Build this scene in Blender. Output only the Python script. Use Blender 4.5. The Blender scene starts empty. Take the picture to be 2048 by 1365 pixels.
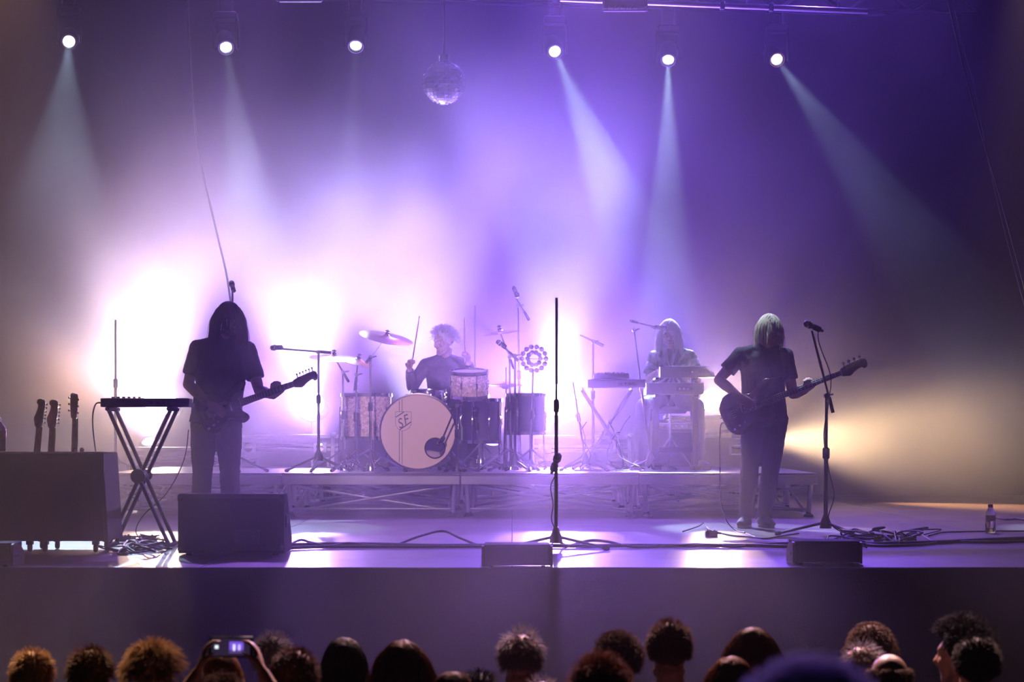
import bpy, bmesh, math, random
from mathutils import Vector, Matrix, noise
S = bpy.context.scene
C = S.collection
PI = math.pi
# ---------------------------------------------------------------- camera, world, exposure
F, H, YH = 4400.0, 0.795, 860.0            # focal length in px of the 2048 px frame, lens height over the stage, horizon row
def at(x, y, Y):                           # point at depth Y that the photograph shows at pixel (x, y)
    return Vector(((x - 1024) * Y / F, Y, H - (y - YH) * Y / F))
def px(x, Y): return (x - 1024) * Y / F
def pz(y, Y): return H - (y - YH) * Y / F
def zfloor(y): return H * F / (y - YH)     # depth of a stage-floor point seen at row y
cd = bpy.data.cameras.new('camera'); cam = bpy.data.objects.new('camera', cd); C.objects.link(cam); S.camera = cam
cam.location = (0, 0, H); cam.rotation_euler = (PI / 2, 0, 0)
cd.sensor_width = 36; cd.lens = F / 2048 * 36; cd.shift_y = (YH - 682.5) / 2048; cd.clip_end = 200
cd.dof.use_dof = True; cd.dof.focus_distance = 18.5; cd.dof.aperture_fstop = 4.2
vs = S.view_settings; vs.view_transform = 'Standard'; vs.look = 'None'; vs.exposure = .06; vs.gamma = 1; vs.use_curve_mapping = False
wd = bpy.data.worlds.new('world'); S.world = wd; wd.use_nodes = True
wd.node_tree.nodes['Background'].inputs[0].default_value = (0, 0, 0, 1)
S.cycles.max_bounces = 5; S.cycles.use_adaptive_sampling = True; S.cycles.adaptive_threshold = .03; S.cycles.volume_bounces = 0; S.cycles.use_denoising = True; S.cycles.denoising_input_passes = 'RGB_ALBEDO_NORMAL'
S.cycles.diffuse_bounces = 1; S.cycles.glossy_bounces = 2; S.cycles.caustics_reflective = False; S.cycles.caustics_refractive = False
# light colours and powers of the lamps (built with their fixtures further down)
WARM, WHITE, VIOLET, PURPLE, COLD = (1, .64, .38), (.84, .72, 1), (.22, .09, 1), (.56, .30, 1), (.54, .73, 1)
CLOUDS = [(-2.0, 23.2, 2.1, 1.7, 2.5, 1.2, .07), (.4, 23.2, 1.9, 1.2, 2.5, 1.5, .06), (4.1, 22.5, .9, 1.7, 3.0, .7, .06), (-4.1, 24, 1.6, .85, 2.0, 1.0, .12), (-3.1, 23.7, 1.7, .9, 2.0, 1.1, .15), (-1.0, 22.5, 3.3, 2.4, 3.0, .8, .06), (-1.2, 16.0, .6, 3.4, 3.4, 1.2, .05), (0, 22.5, 2.5, 7.0, 4.5, 4.0, .0065), (-1.2, 10.9, -.4, 2.8, 1.1, .7, .09)]     # banks of smoke: centre, radii, density
HAZE_BASE, HAZE_NOISE = .0004, .0006
RIGZ = 5.2
# pixel x, y, depth, label, facing (elevation, yaw), lens radius, lens colour, lens strength, beams (elevation, yaw, colour, power, angle, blend)
LAMPS = [
    (320, 800, 25.6, 'largest warm white floor lamp glaring behind the small keyboard', (4, 2), .19, (1, .88, .7), 60, [(0, 0, WARM, 1000, 30, .9), (12, 0, (1, .78, .60), 1700, 26, .9), (27, 7, (.95, .70, .92), 4200, 38, .9), (4, -16, (1, .46, .22), 1700, 24, .9)]),
    (625, 808, 25.6, 'violet white floor lamp shining below the guitar headstock', (3, 2), .14, (.9, .85, 1), 40, [(0, 0, PURPLE, 1400, 34, .9), (36, 3, WHITE, 3600, 48, .9)]),
    (1113, 800, 25.6, 'white floor lamp shining behind the central mic stand', (3, 0), .19, (.95, .93, 1), 60, [(0, 0, (.46, .23, 1), 4000, 36, .9), (20, 0, (.88, .88, 1), 2800, 20, .9), (42, -2, (.4, .3, 1), 700, 28, .9)]),
    (1422, 801, 25.6, 'warm floor lamp shining at the bass player\'s elbow', (3, -3), .13, (1, .85, .65), 60, [(0, 0, WARM, 1000, 34, .9)]),
    (1530, 880, 25.6, 'warm floor lamp hidden behind the bass player\'s legs', (5, 20), .1, (1, .85, .65), 5, [(6, 30, (1, .70, .40), 1600, 36, .9), (-2, 36, (1, .64, .34), 8000, 36, .9)]),  # added out of sight for the amber haze and floor light at right
    (300, 885, 25.4, 'added violet uplight, unseen behind the left flight case', (60, 0), .1, (.5, .3, 1), 5, [(50, 0, (.54, .26, 1), 1600, 90, .9)]),  # this and the next three uplights are added unseen to tint the haze
    (640, 885, 25.4, 'added violet uplight, unseen behind the floor tom and flight case', (60, 0), .1, (.5, .3, 1), 5, [(50, 0, (.40, .17, 1), 2600, 90, .9)]),
    (985, 885, 25.4, 'added violet uplight, unseen behind the rack tom', (60, 5), .1, (.5, .3, 1), 5, [(50, 5, (.30, .13, 1), 4500, 90, .9)]),
    (1350, 885, 25.4, 'added violet uplight, unseen behind the keyboards', (60, 5), .1, (.5, .3, 1), 5, [(50, 10, VIOLET, 6800, 90, .9)]),
    (836, 885, 25.4, 'added wide violet lamp, unseen behind the bass drum', (20, 0), .1, (.5, .3, 1), 5, [(42, 0, (.52, .41, 1), 13500, 40, .9)]),  # added out of sight to raise the pale plume over the drums
]
ADDED_WASHES = [      # added violet washes to tint the haze, unseen above the frame: x, power, colour
    (-3.0, 1000, (.40, .17, 1)), (.6, 2700, VIOLET), (3.6, 2000, VIOLET)]
ADDED_RIMS = [(-3.0, (1, .55, .28), 4800), (.6, (1, .55, .55), 4000), (3.2, (1, .58, .5), 4000)]    # added unseen lamps over the stage edge to rim the audience
ADDED_PROFILE = ((.6, 18.9, 6.6), (2.06, 17.9, 1.6), 3500)  # added unseen spot for the bass player's hair: position, target, power
ADDED_FRONT = (7500, (1, .68, .72))  # added unseen front light on the drum kit: power, colour
HEADS = [
    (136, 82, (-3.06, 14.1, 0), 2200, 'leftmost overhead spot with a white lens and pale beam', 40),
    (451, 94, (-1.75, 17.9, 0), 1800, 'second overhead spot from the left, above the guitarist', 30),
    (711, 91, (-1.68, 21.2, 1.5), 1600, 'third overhead spot from the left, the dimmest one', 15, 7),
    (1110, 102, (1.95, 17.5, 0), 4500, 'overhead spot right of the mirror ball, beam slanting right', 40),
    (1337, 119, (1.58, 22.35, 1.75), 15000, 'overhead spot straight above the keyboard player', 30, 9),
    (1555, 118, (4.6, 18, .5), 4600, 'rightmost overhead spot, beam slanting right', 40),
]
# ---------------------------------------------------------------- materials
def mat(name, col, rough=.6, metal=0, bump=0, bscale=40, var=0, **kw):
    m = bpy.data.materials.new(name); m.use_nodes = True; nt = m.node_tree; b = nt.nodes['Principled BSDF']
    b.inputs['Base Color'].default_value = (*col, 1); b.inputs['Roughness'].default_value = rough; b.inputs['Metallic'].default_value = metal
    for k, v in kw.items(): b.inputs[k.replace('_', ' ')].default_value = v
    if bump or var:
        tc = nt.nodes.new('ShaderNodeTexCoord'); n = nt.nodes.new('ShaderNodeTexNoise'); n.inputs['Scale'].default_value = bscale; n.inputs['Detail'].default_value = 4
        nt.links.new(tc.outputs['Object'], n.inputs['Vector'])
        if bump:
            bp = nt.nodes.new('ShaderNodeBump'); bp.inputs['Strength'].default_value = bump; bp.inputs['Distance'].default_value = .01
            nt.links.new(n.outputs[0], bp.inputs['Height']); nt.links.new(bp.outputs[0], b.inputs['Normal'])
        if var:
            r = nt.nodes.new('ShaderNodeValToRGB'); r.color_ramp.elements[0].position = .3; r.color_ramp.elements[1].position = .7
            r.color_ramp.elements[0].color = (*[c * (1 - var) for c in col], 1); r.color_ramp.elements[1].color = (*[min(1, c * (1 + var)) for c in col], 1)
            nt.links.new(n.outputs[0], r.inputs[0]); nt.links.new(r.outputs[0], b.inputs['Base Color'])
    return m
def emat(name, col, st):
    m = bpy.data.materials.new(name); m.use_nodes = True; nt = m.node_tree; nt.nodes.clear()
    e = nt.nodes.new('ShaderNodeEmission'); e.inputs[0].default_value = (*col, 1); e.inputs[1].default_value = st
    o = nt.nodes.new('ShaderNodeOutputMaterial'); nt.links.new(e.outputs[0], o.inputs[0]); return m
def hairmat(name, col, tr=.3):
    m = bpy.data.materials.new(name); m.use_nodes = True; nt = m.node_tree; b = nt.nodes['Principled BSDF']
    b.inputs['Base Color'].default_value = (*col, 1); b.inputs['Roughness'].default_value = .62; b.inputs['Specular IOR Level'].default_value = .15
    t = nt.nodes.new('ShaderNodeBsdfTranslucent'); t.inputs[0].default_value = (*[min(1, c * 1.5) for c in col], 1)
    x = nt.nodes.new('ShaderNodeMixShader'); x.inputs[0].default_value = tr; o = nt.nodes['Material Output']
    nt.links.new(b.outputs[0], x.inputs[1]); nt.links.new(t.outputs[0], x.inputs[2]); nt.links.new(x.outputs[0], o.inputs[0]); return m
def floormat():
    m = mat('stage_boards', (.2, .115, .07), .33); nt = m.node_tree; b = nt.nodes['Principled BSDF']
    tc = nt.nodes.new('ShaderNodeNewGeometry'); mp = nt.nodes.new('ShaderNodeMapping'); mp.inputs['Scale'].default_value = (1.2, 14, 1)
    n = nt.nodes.new('ShaderNodeTexNoise'); n.inputs['Scale'].default_value = 3; n.inputs['Detail'].default_value = 6
    n2 = nt.nodes.new('ShaderNodeTexNoise'); n2.inputs['Scale'].default_value = 1.4; n2.inputs['Detail'].default_value = 3
    r = nt.nodes.new('ShaderNodeValToRGB'); e = r.color_ramp.elements
    e[0].position = .3; e[0].color = (.13, .07, .045, 1); e[1].position = .75; e[1].color = (.27, .165, .105, 1)
    rr = nt.nodes.new('ShaderNodeMapRange'); rr.inputs[3].default_value = .26; rr.inputs[4].default_value = .46
    bp = nt.nodes.new('ShaderNodeBump'); bp.inputs['Strength'].default_value = .12; bp.inputs['Distance'].default_value = .004
    L = nt.links.new
    L(tc.outputs['Position'], mp.inputs[0]); L(mp.outputs[0], n.inputs['Vector']); L(tc.outputs['Position'], n2.inputs['Vector'])
    L(n.outputs[0], r.inputs[0]); L(r.outputs[0], b.inputs['Base Color']); L(n2.outputs[0], rr.inputs[0]); L(rr.outputs[0], b.inputs['Roughness'])
    L(n.outputs[0], bp.inputs['Height']); L(bp.outputs[0], b.inputs['Normal']); return m
def glitter(name, col):
    m = mat(name, col, .3); nt = m.node_tree; b = nt.nodes['Principled BSDF']
    tc = nt.nodes.new('ShaderNodeTexCoord'); v = nt.nodes.new('ShaderNodeTexVoronoi'); v.inputs['Scale'].default_value = 55
    r = nt.nodes.new('ShaderNodeValToRGB'); r.color_ramp.elements[0].color = (*[c * .55 for c in col], 1); r.color_ramp.elements[1].color = (*[min(1, c * 1.25) for c in col], 1)
    sp = nt.nodes.new('ShaderNodeSeparateColor')
    nt.links.new(tc.outputs['Object'], v.inputs['Vector']); nt.links.new(v.outputs['Color'], sp.inputs[0]); nt.links.new(sp.outputs[0], r.inputs[0]); nt.links.new(r.outputs[0], b.inputs['Base Color']); return m
M = dict(
    fixture=mat('fixture_black', (.005, .005, .006), .7, Specular_IOR_Level=.15),
    boards=floormat(), black=mat('black_paint', (.012, .012, .014), .55), drape=mat('black_drape', (.004, .0035, .0045), .95, Specular_IOR_Level=.05, bump=.2, bscale=90),
    tolex=mat('black_tolex', (.017, .016, .018), .75, bump=.5, bscale=220), plastic=mat('black_plastic', (.02, .02, .022), .4), grille=mat('speaker_grille', (.02, .02, .022), .6, bump=.6, bscale=300),
    rubber=mat('black_rubber', (.01, .01, .01), .8), steel=mat('dark_steel', (.06, .06, .065), .35, 1), chrome=mat('chrome', (.75, .75, .78), .14, 1),
    alu=mat('aluminium', (.45, .46, .5), .38, 1, bump=.1, bscale=30), deck=mat('deck_board', (.075, .062, .05), .38, bump=.15, bscale=60, var=.3), rail=mat('deck_rail', (.30, .31, .36), .5, .4, var=.15, bscale=5),
    brass=mat('cymbal_bronze', (.72, .55, .28), .22, 1, bump=.08, bscale=70), case=mat('case_panel', (.035, .03, .04), .55, bump=.2, bscale=120),
    shell=glitter('pink_white_sparkle', (.80, .62, .62)), darkshell=mat('dark_drum_wrap', (.05, .04, .07), .25), drumhead=mat('cream_drum_head', (.80, .62, .55), .55), headwhite=mat('white_drum_head', (.75, .72, .72), .5), print=mat('black_print', (.03, .02, .04), .6),
    skin=mat('skin', (.55, .33, .25), .5, bump=.1, bscale=60), skin2=mat('tanned_skin', (.45, .26, .19), .5, bump=.1, bscale=60), eye=mat('eye', (.5, .48, .45), .2), lips=mat('lips', (.4, .18, .15), .45),
    tee=mat('black_tee', (.022, .018, .026), .9, bump=.3, bscale=70), shirt=mat('dark_shirt', (.035, .025, .05), .85, bump=.3, bscale=60), denim=mat('dark_denim', (.022, .022, .035), .85, bump=.3, bscale=140), jeans=mat('blue_denim', (.10, .13, .22), .85, bump=.3, bscale=140),
    shoe=mat('pale_canvas_shoe', (.35, .33, .36), .8), shoed=mat('dark_shoe', (.03, .025, .025), .6), sole=mat('rubber_sole', (.5, .48, .46), .7),
    gbody=mat('guitar_lacquer', (.05, .02, .025), .2), gbody2=mat('bass_lacquer', (.06, .015, .012), .2), guard=mat('pick_guard', (.12, .1, .11), .35), maple=mat('maple_neck', (.45, .27, .13), .35, var=.2, bscale=20), rose=mat('rosewood', (.06, .03, .02), .5), strap=mat('woven_strap', (.02, .018, .02), .9), string=mat('string_wire', (.6, .58, .55), .3, 1),
    cable=mat('cable_rubber', (.012, .012, .013), .5), tan=mat('brown_box', (.22, .10, .06), .5), paper=mat('paper', (.75, .76, .8), .8), white=mat('white_plastic', (.75, .74, .72), .4), red=mat('red_cap', (.65, .03, .03), .35), label=mat('bottle_label', (.7, .6, .72), .5), amber=mat('amber_label', (.7, .33, .12), .5),
    glass=mat('clear_plastic', (.95, .95, .97), .06, Transmission_Weight=1.0, IOR=1.25), mirror=mat('mirror_tile', (.5, .5, .53), .07, 1), fabric=mat('pillow_cotton', (.6, .5, .55), .9, bump=.3, bscale=30),
    hdark=hairmat('dark_brown_hair', (.035, .018, .012)), hblond=hairmat('blond_hair', (.62, .52, .38)), hwhite=hairmat('white_hair', (.85, .82, .85)), hginger=hairmat('ginger_hair', (.28, .13, .07)), hbrown=hairmat('brown_hair', (.14, .07, .035)), hgrey=hairmat('grey_hair', (.4, .37, .4)), hgold=hairmat('golden_hair', (.46, .31, .17)), hsheer=hairmat('sheer_white_hair', (.85, .82, .88), .8), hblack=hairmat('black_hair', (.02, .014, .014)),
)
def tiedye():
    m = mat('tie_dye_tee', (.1, .1, .2), .9); nt = m.node_tree; b = nt.nodes['Principled BSDF']; L = nt.links.new
    tc = nt.nodes.new('ShaderNodeTexCoord'); sx = nt.nodes.new('ShaderNodeSeparateXYZ'); L(tc.outputs['Object'], sx.inputs[0])
    def mt(op, a, b_): 
        n = nt.nodes.new('ShaderNodeMath'); n.operation = op
        for i, v in enumerate((a, b_)):
            if isinstance(v, (int, float)): n.inputs[i].default_value = v
            else: L(v, n.inputs[i])
        return n.outputs[0]
    zz = mt('SUBTRACT', sx.outputs[2], .98); a = mt('ARCTAN2', zz, sx.outputs[0])
    rr = mt('SQRT', mt('ADD', mt('MULTIPLY', zz, zz), mt('MULTIPLY', sx.outputs[0], sx.outputs[0])), 0)
    w = mt('SINE', mt('ADD', mt('MULTIPLY', a, 13), mt('MULTIPLY', rr, 9)), 0)
    n = nt.nodes.new('ShaderNodeTexNoise'); n.inputs['Scale'].default_value = 12; L(tc.outputs['Object'], n.inputs['Vector'])
    q = mt('ADD', w, mt('MULTIPLY', n.outputs[0], .8))
    r = nt.nodes.new('ShaderNodeValToRGB'); r.color_ramp.elements[0].position = .3; r.color_ramp.elements[0].color = (.03, .03, .07, 1); r.color_ramp.elements[1].position = .95; r.color_ramp.elements[1].color = (.5, .48, .6, 1)
    L(q, r.inputs[0]); L(r.outputs[0], b.inputs['Base Color']); return m
M['tiedye'] = tiedye()
# ---------------------------------------------------------------- mesh helpers
def perp(t, ref=None):
    t = t.normalized()
    r = Vector(ref) if ref is not None else (Vector((0, 0, 1)) if abs(t.z) < .9 else Vector((0, 1, 0)))
    x = r - t * r.dot(t)
    if x.length < 1e-5: x = t.orthogonal()
    x.normalize(); return x, t.cross(x)
def spline(p, k=6, closed=False):
    p = [Vector(a) for a in p]; n = len(p); out = []
    for i in range(n if closed else n - 1):
        g = (lambda j: p[j % n]) if closed else (lambda j: p[max(0, min(n - 1, j))])
        a, b, c, d = g(i - 1), g(i), g(i + 1), g(i + 2)
        for j in range(k):
            t = j / k
            out.append(.5 * (2 * b + (c - a) * t + (2 * a - 5 * b + 4 * c - d) * t * t + (3 * b - a - 3 * c + d) * t ** 3))
    if not closed: out.append(p[-1])
    return out
class G:
    def __init__(s): s.v = []; s.f = []
    def add(s, vs_, fs, T=None):
        o = len(s.v)
        s.v += [T @ Vector(v) for v in vs_] if T is not None else [Vector(v) for v in vs_]
        s.f += [[i + o for i in f] for f in fs]; return s
    def box(s, c, size, T=None, bev=0):
        c = Vector(c); h = [a / 2 for a in size]; R = T if T is not None else Matrix()
        if bev <= 0:
            v = [Vector((x * h[0], y * h[1], z * h[2])) + c for x in (-1, 1) for y in (-1, 1) for z in (-1, 1)]
            return s.add(v, [(0, 1, 3, 2), (4, 6, 7, 5), (0, 4, 5, 1), (2, 3, 7, 6), (0, 2, 6, 4), (1, 5, 7, 3)], R)
        b = min(bev, min(h) * .9); v = []; ix = {}
        for x in (-1, 1):
            for y in (-1, 1):
                for z in (-1, 1):
                    for a in range(3):
                        q = [x * h[0], y * h[1], z * h[2]]
                        for k in range(3):
                            if k != a: q[k] -= (x, y, z)[k] * b
                        ix[(x, y, z, a)] = len(v); v.append(Vector(q) + c)
        f = []
        for a in range(3):
            u, w = [(1, 2), (2, 0), (0, 1)][a]
            for sg in (-1, 1):
                q = []
                for (p, r) in ((-1, -1), (1, -1), (1, 1), (-1, 1)):
                    k = [0, 0, 0]; k[a] = sg; k[u] = p; k[w] = r; q.append(ix[(*k, a)])
                f.append(q if sg > 0 else q[::-1])
            for p in (-1, 1):
                for r in (-1, 1):
                    k1 = [0, 0, 0]; k1[u] = p; k1[w] = r; k1[a] = -1; k2 = list(k1); k2[a] = 1
                    q = [ix[(*k1, u)], ix[(*k2, u)], ix[(*k2, w)], ix[(*k1, w)]]
                    f.append(q if p * r < 0 else q[::-1])
        for x in (-1, 1):
            for y in (-1, 1):
                for z in (-1, 1):
                    q = [ix[(x, y, z, a)] for a in range(3)]; f.append(q if x * y * z > 0 else q[::-1])
        return s.add(v, f, R)
    def loft(s, pts, rx, ry=None, ref=None, n=10, T=None, cap=True, closed=False):
        pts = [Vector(p) for p in pts]; m = len(pts)
        rx = [rx] * m if isinstance(rx, (int, float)) else rx; ry = rx if ry is None else ([ry] * m if isinstance(ry, (int, float)) else ry)
        v = []; f = []; xa = None
        for i, p in enumerate(pts):
            t = (pts[(i + 1) % m] - pts[i - 1]) if closed else pts[min(i + 1, m - 1)] - pts[max(i - 1, 0)]
            if t.length < 1e-7: t = Vector((0, 0, 1))
            if xa is None or ref is not None: xa, ya = perp(t, ref)
            else: xa, ya = perp(t, xa)
            for k in range(n):
                a = 2 * PI * k / n; v.append(p + xa * (math.cos(a) * rx[i]) + ya * (math.sin(a) * ry[i]))
        for i in range(m if closed else m - 1):
            j = (i + 1) % m
            for k in range(n): f.append((i * n + k, i * n + (k + 1) % n, j * n + (k + 1) % n, j * n + k))
        if cap and not closed: f.append(list(range(n))[::-1]); f.append([(m - 1) * n + k for k in range(n)])
        return s.add(v, f, T)
    def tube(s, a, b, r, r2=None, n=8, T=None): return s.loft([a, b], [r, r if r2 is None else r2], n=n, T=T)
    def lathe(s, prof, o=(0, 0, 0), ax=(0, 0, 1), n=24, T=None, cap=True):        # prof: (radius, height) along ax
        o = Vector(o); ax = Vector(ax).normalized(); x, y = perp(ax); v = []; f = []
        for r, h in prof:
            r = max(r, 1e-4)
            for k in range(n):
                a = 2 * PI * k / n; v.append(o + ax * h + x * (r * math.cos(a)) + y * (r * math.sin(a)))
        for i in range(len(prof) - 1):
            for k in range(n): f.append((i * n + k, i * n + (k + 1) % n, (i + 1) * n + (k + 1) % n, (i + 1) * n + k))
        if cap: f.append(list(range(n))[::-1]); f.append([(len(prof) - 1) * n + k for k in range(n)])
        return s.add(v, f, T)
    def ball(s, c, r, n=12, m=8, T=None):
        r = (r,) * 3 if isinstance(r, (int, float)) else r; c = Vector(c); v = [c + Vector((0, 0, -r[2]))]; f = []
        for i in range(1, m):
            b = -PI / 2 + PI * i / m
            for k in range(n):
                a = 2 * PI * k / n; v.append(c + Vector((r[0] * math.cos(b) * math.cos(a), r[1] * math.cos(b) * math.sin(a), r[2] * math.sin(b))))
        v.append(c + Vector((0, 0, r[2]))); e = len(v) - 1
        for k in range(n):
            f.append((0, 1 + (k + 1) % n, 1 + k)); f.append((e, e - n + k, e - n + (k + 1) % n))
        for i in range(m - 2):
            for k in range(n): f.append((1 + i * n + k, 1 + i * n + (k + 1) % n, 1 + (i + 1) * n + (k + 1) % n, 1 + (i + 1) * n + k))
        return s.add(v, f, T)
    def prism(s, out, z0, z1, T=None, bev=0):                           # outline in xy (counter-clockwise), extruded in z
        n = len(out); out = [Vector((p[0], p[1])) for p in out]; lv = [(0, z0), (0, z1)]
        if bev:
            lv = [(bev, z0), (0, z0 + bev), (0, z1 - bev), (bev, z1)]
        nrm = []
        for i in range(n):
            t = out[(i + 1) % n] - out[i - 1]; q = Vector((-t.y, t.x)); nrm.append(q.normalized() if q.length > 0 else q)
        v = [(*(out[i] + nrm[i] * ins), z) for ins, z in lv for i in range(n)]; f = []
        for l in range(len(lv) - 1):
            for i in range(n): f.append((l * n + i, l * n + (i + 1) % n, (l + 1) * n + (i + 1) % n, (l + 1) * n + i))
        f.append(list(range(n))[::-1]); f.append([(len(lv) - 1) * n + i for i in range(n)])
        return s.add(v, f, T)
    def mesh(s, name):
        me = bpy.data.meshes.new(name); me.from_pydata([tuple(v) for v in s.v], [], s.f); me.update(); return me
    def build(s, name, m, parent=None, smooth=True, ang=40):
        me = s.mesh(name); o = bpy.data.objects.new(name, me); C.objects.link(o)
        me.materials.append(M[m] if isinstance(m, str) else m)
        if smooth: me.shade_smooth(); me.set_sharp_from_angle(angle=math.radians(ang))
        if parent is not None: o.parent = parent
        return o
    def skin(s, name, m, parent=None, vox=.007, it=3, wrinkle=0, wscale=14, seed=0):   # one closed surface over the union of the shapes
        o = bpy.data.objects.new(name, s.mesh(name)); C.objects.link(o)
        q = o.modifiers.new('r', 'REMESH'); q.mode = 'VOXEL'; q.voxel_size = vox
        q = o.modifiers.new('s', 'SMOOTH'); q.iterations = it; q.factor = .5
        me = bpy.data.meshes.new_from_object(o.evaluated_get(bpy.context.evaluated_depsgraph_get()))
        old = o.data; o.modifiers.clear(); o.data = me; bpy.data.meshes.remove(old); me.name = name
        if wrinkle:
            nr = [v.normal.copy() for v in me.vertices]
            for v, q in zip(me.vertices, nr):
                p = v.co * wscale; v.co += q * (wrinkle * (noise.noise(Vector((p.x, p.y, p.z * .55 + seed))) + .5 * noise.noise(p * 2.3)))
        me.materials.clear(); me.materials.append(M[m]); me.shade_smooth()
        if parent is not None: o.parent = parent
        return o
def tag(o, label=None, cat=None, group=None, kind=None):
    for k, v in (('label', label), ('category', cat), ('group', group), ('kind', kind)):
        if v: o[k] = v
    return o
def thing(name, label, cat, loc=(0, 0, 0), rz=0, group=None, mtx=None):
    o = bpy.data.objects.new(name, None); C.objects.link(o); o.empty_display_size = .1
    if mtx is not None: o.matrix_world = mtx
    else: o.location = loc; o.rotation_euler = (0, 0, rz)
    return tag(o, label, cat, group)
def dup(root, loc=None, rz=None, label=None, mtx=None):
    def cp(o, p):
        c = o.copy(); C.objects.link(c)
        if p is not None: c.parent = p
        for ch in list(o.children): cp(ch, c)
        return c
    r = cp(root, None)
    if mtx is not None: r.matrix_world = mtx
    else:
        if loc is not None: r.location = loc
        if rz is not None: r.rotation_euler = (0, 0, rz)
    if label: r['label'] = label
    return r
def struct(o): o['kind'] = 'structure'; return o
def basis(x, z, loc):                       # matrix with local x along x, local z close to z
    x = Vector(x).normalized(); z = Vector(z); z = (z - x * z.dot(x)).normalized(); y = z.cross(x)
    m = Matrix((x, y, z)).transposed().to_4x4(); m.translation = Vector(loc); return m
# ---------------------------------------------------------------- the setting: stage, drapes, hall
Y0, YB, XS = 12.57, 26.8, 9.0
YL = 25.6                                   # depth of the floor lamps
sf = struct(G().box((0, (Y0 + YB) / 2, -.06), (2 * XS, YB - Y0, .08)).build('floor', 'black'))
pw, pd = 1.8, 2.04
pm = G().box((0, 0, -.01), (pw - .004, pd - .004, .02), bev=.002).mesh('floor_panel'); pm.materials.append(M['boards'])
for i in range(10):
    for j in range(7):
        o = bpy.data.objects.new('floor_panel', pm); C.objects.link(o); o.parent = sf
        o.location = (-XS + pw * (i + .5), Y0 + .02 + pd * (j + .5), random.uniform(-.0004, 0))
g = G()                                     # stage front: cloth-covered upstand with a slightly uneven top edge
n = 120
for k in range(n + 1):
    x = -XS + 2 * XS * k / n; w = .006 * noise.noise(Vector((x * 1.3, 0, 0))); u = .008 * noise.noise(Vector((x * .9, 5, 0)))
    g.v += [Vector((x, Y0 - .02 + u, -1.9)), Vector((x, Y0 - .02 + w, -.03 + u)), Vector((x, Y0 - .005, .004 + w)), Vector((x, Y0 + .035, .006 + w * .5))]
    if k:
        a = (k - 1) * 4; b = k * 4
        for q in range(3): g.f.append([a + q, b + q, b + q + 1, a + q + 1])
struct(g.build('wall_front', 'drape'))
def pleats(name, p0, p1, z0, z1, amp, per):
    p0 = Vector(p0); p1 = Vector(p1); L = (p1 - p0).length; d = (p1 - p0) / L; nn = Vector((-d.y, d.x, 0)); g = G(); n = int(L / per * 8)
    for k in range(n + 1):
        s = L * k / n; a = amp * (math.sin(2 * PI * s / per + 1.5 * noise.noise(Vector((s * .7, 3, 0)))))
        for z, q in ((z0, 1.0), (z1, .7)):
            w = p0 + d * s + nn * a * q; g.v.append(Vector((w.x, w.y, z)))
        if k: g.f.append([2 * k - 2, 2 * k, 2 * k + 1, 2 * k - 1])
    return struct(g.build(name, 'drape', ang=80))
pleats('wall_back', (-XS, YB - .2, 0), (XS, YB - .2, 0), 0, 7.6, 0, .42)
pleats('wall_left', (-8.6, YB - .3, 0), (-8.6, Y0 + 1, 0), 0, 7.6, .06, .45)
pleats('wall_right', (8.6, YB - .3, 0), (8.6, Y0 + 1, 0), 0, 7.6, .06, .45)
struct(G().box((0, 13.3, 7.7), (2 * XS, 27.4, .15)).build('ceiling', 'black'))
RK = .065
def zaud(Y): return -1.75 + max(0, 9.5 - Y) * RK
g = G(); g.add([(-XS, -1, zaud(-1)), (XS, -1, zaud(-1)), (XS, 9.5, -1.75), (-XS, 9.5, -1.75), (XS, Y0, -1.75), (-XS, Y0, -1.75)], [(0, 1, 2, 3), (3, 2, 4, 5)])
struct(g.build('floor_hall', 'black', smooth=False))
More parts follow.
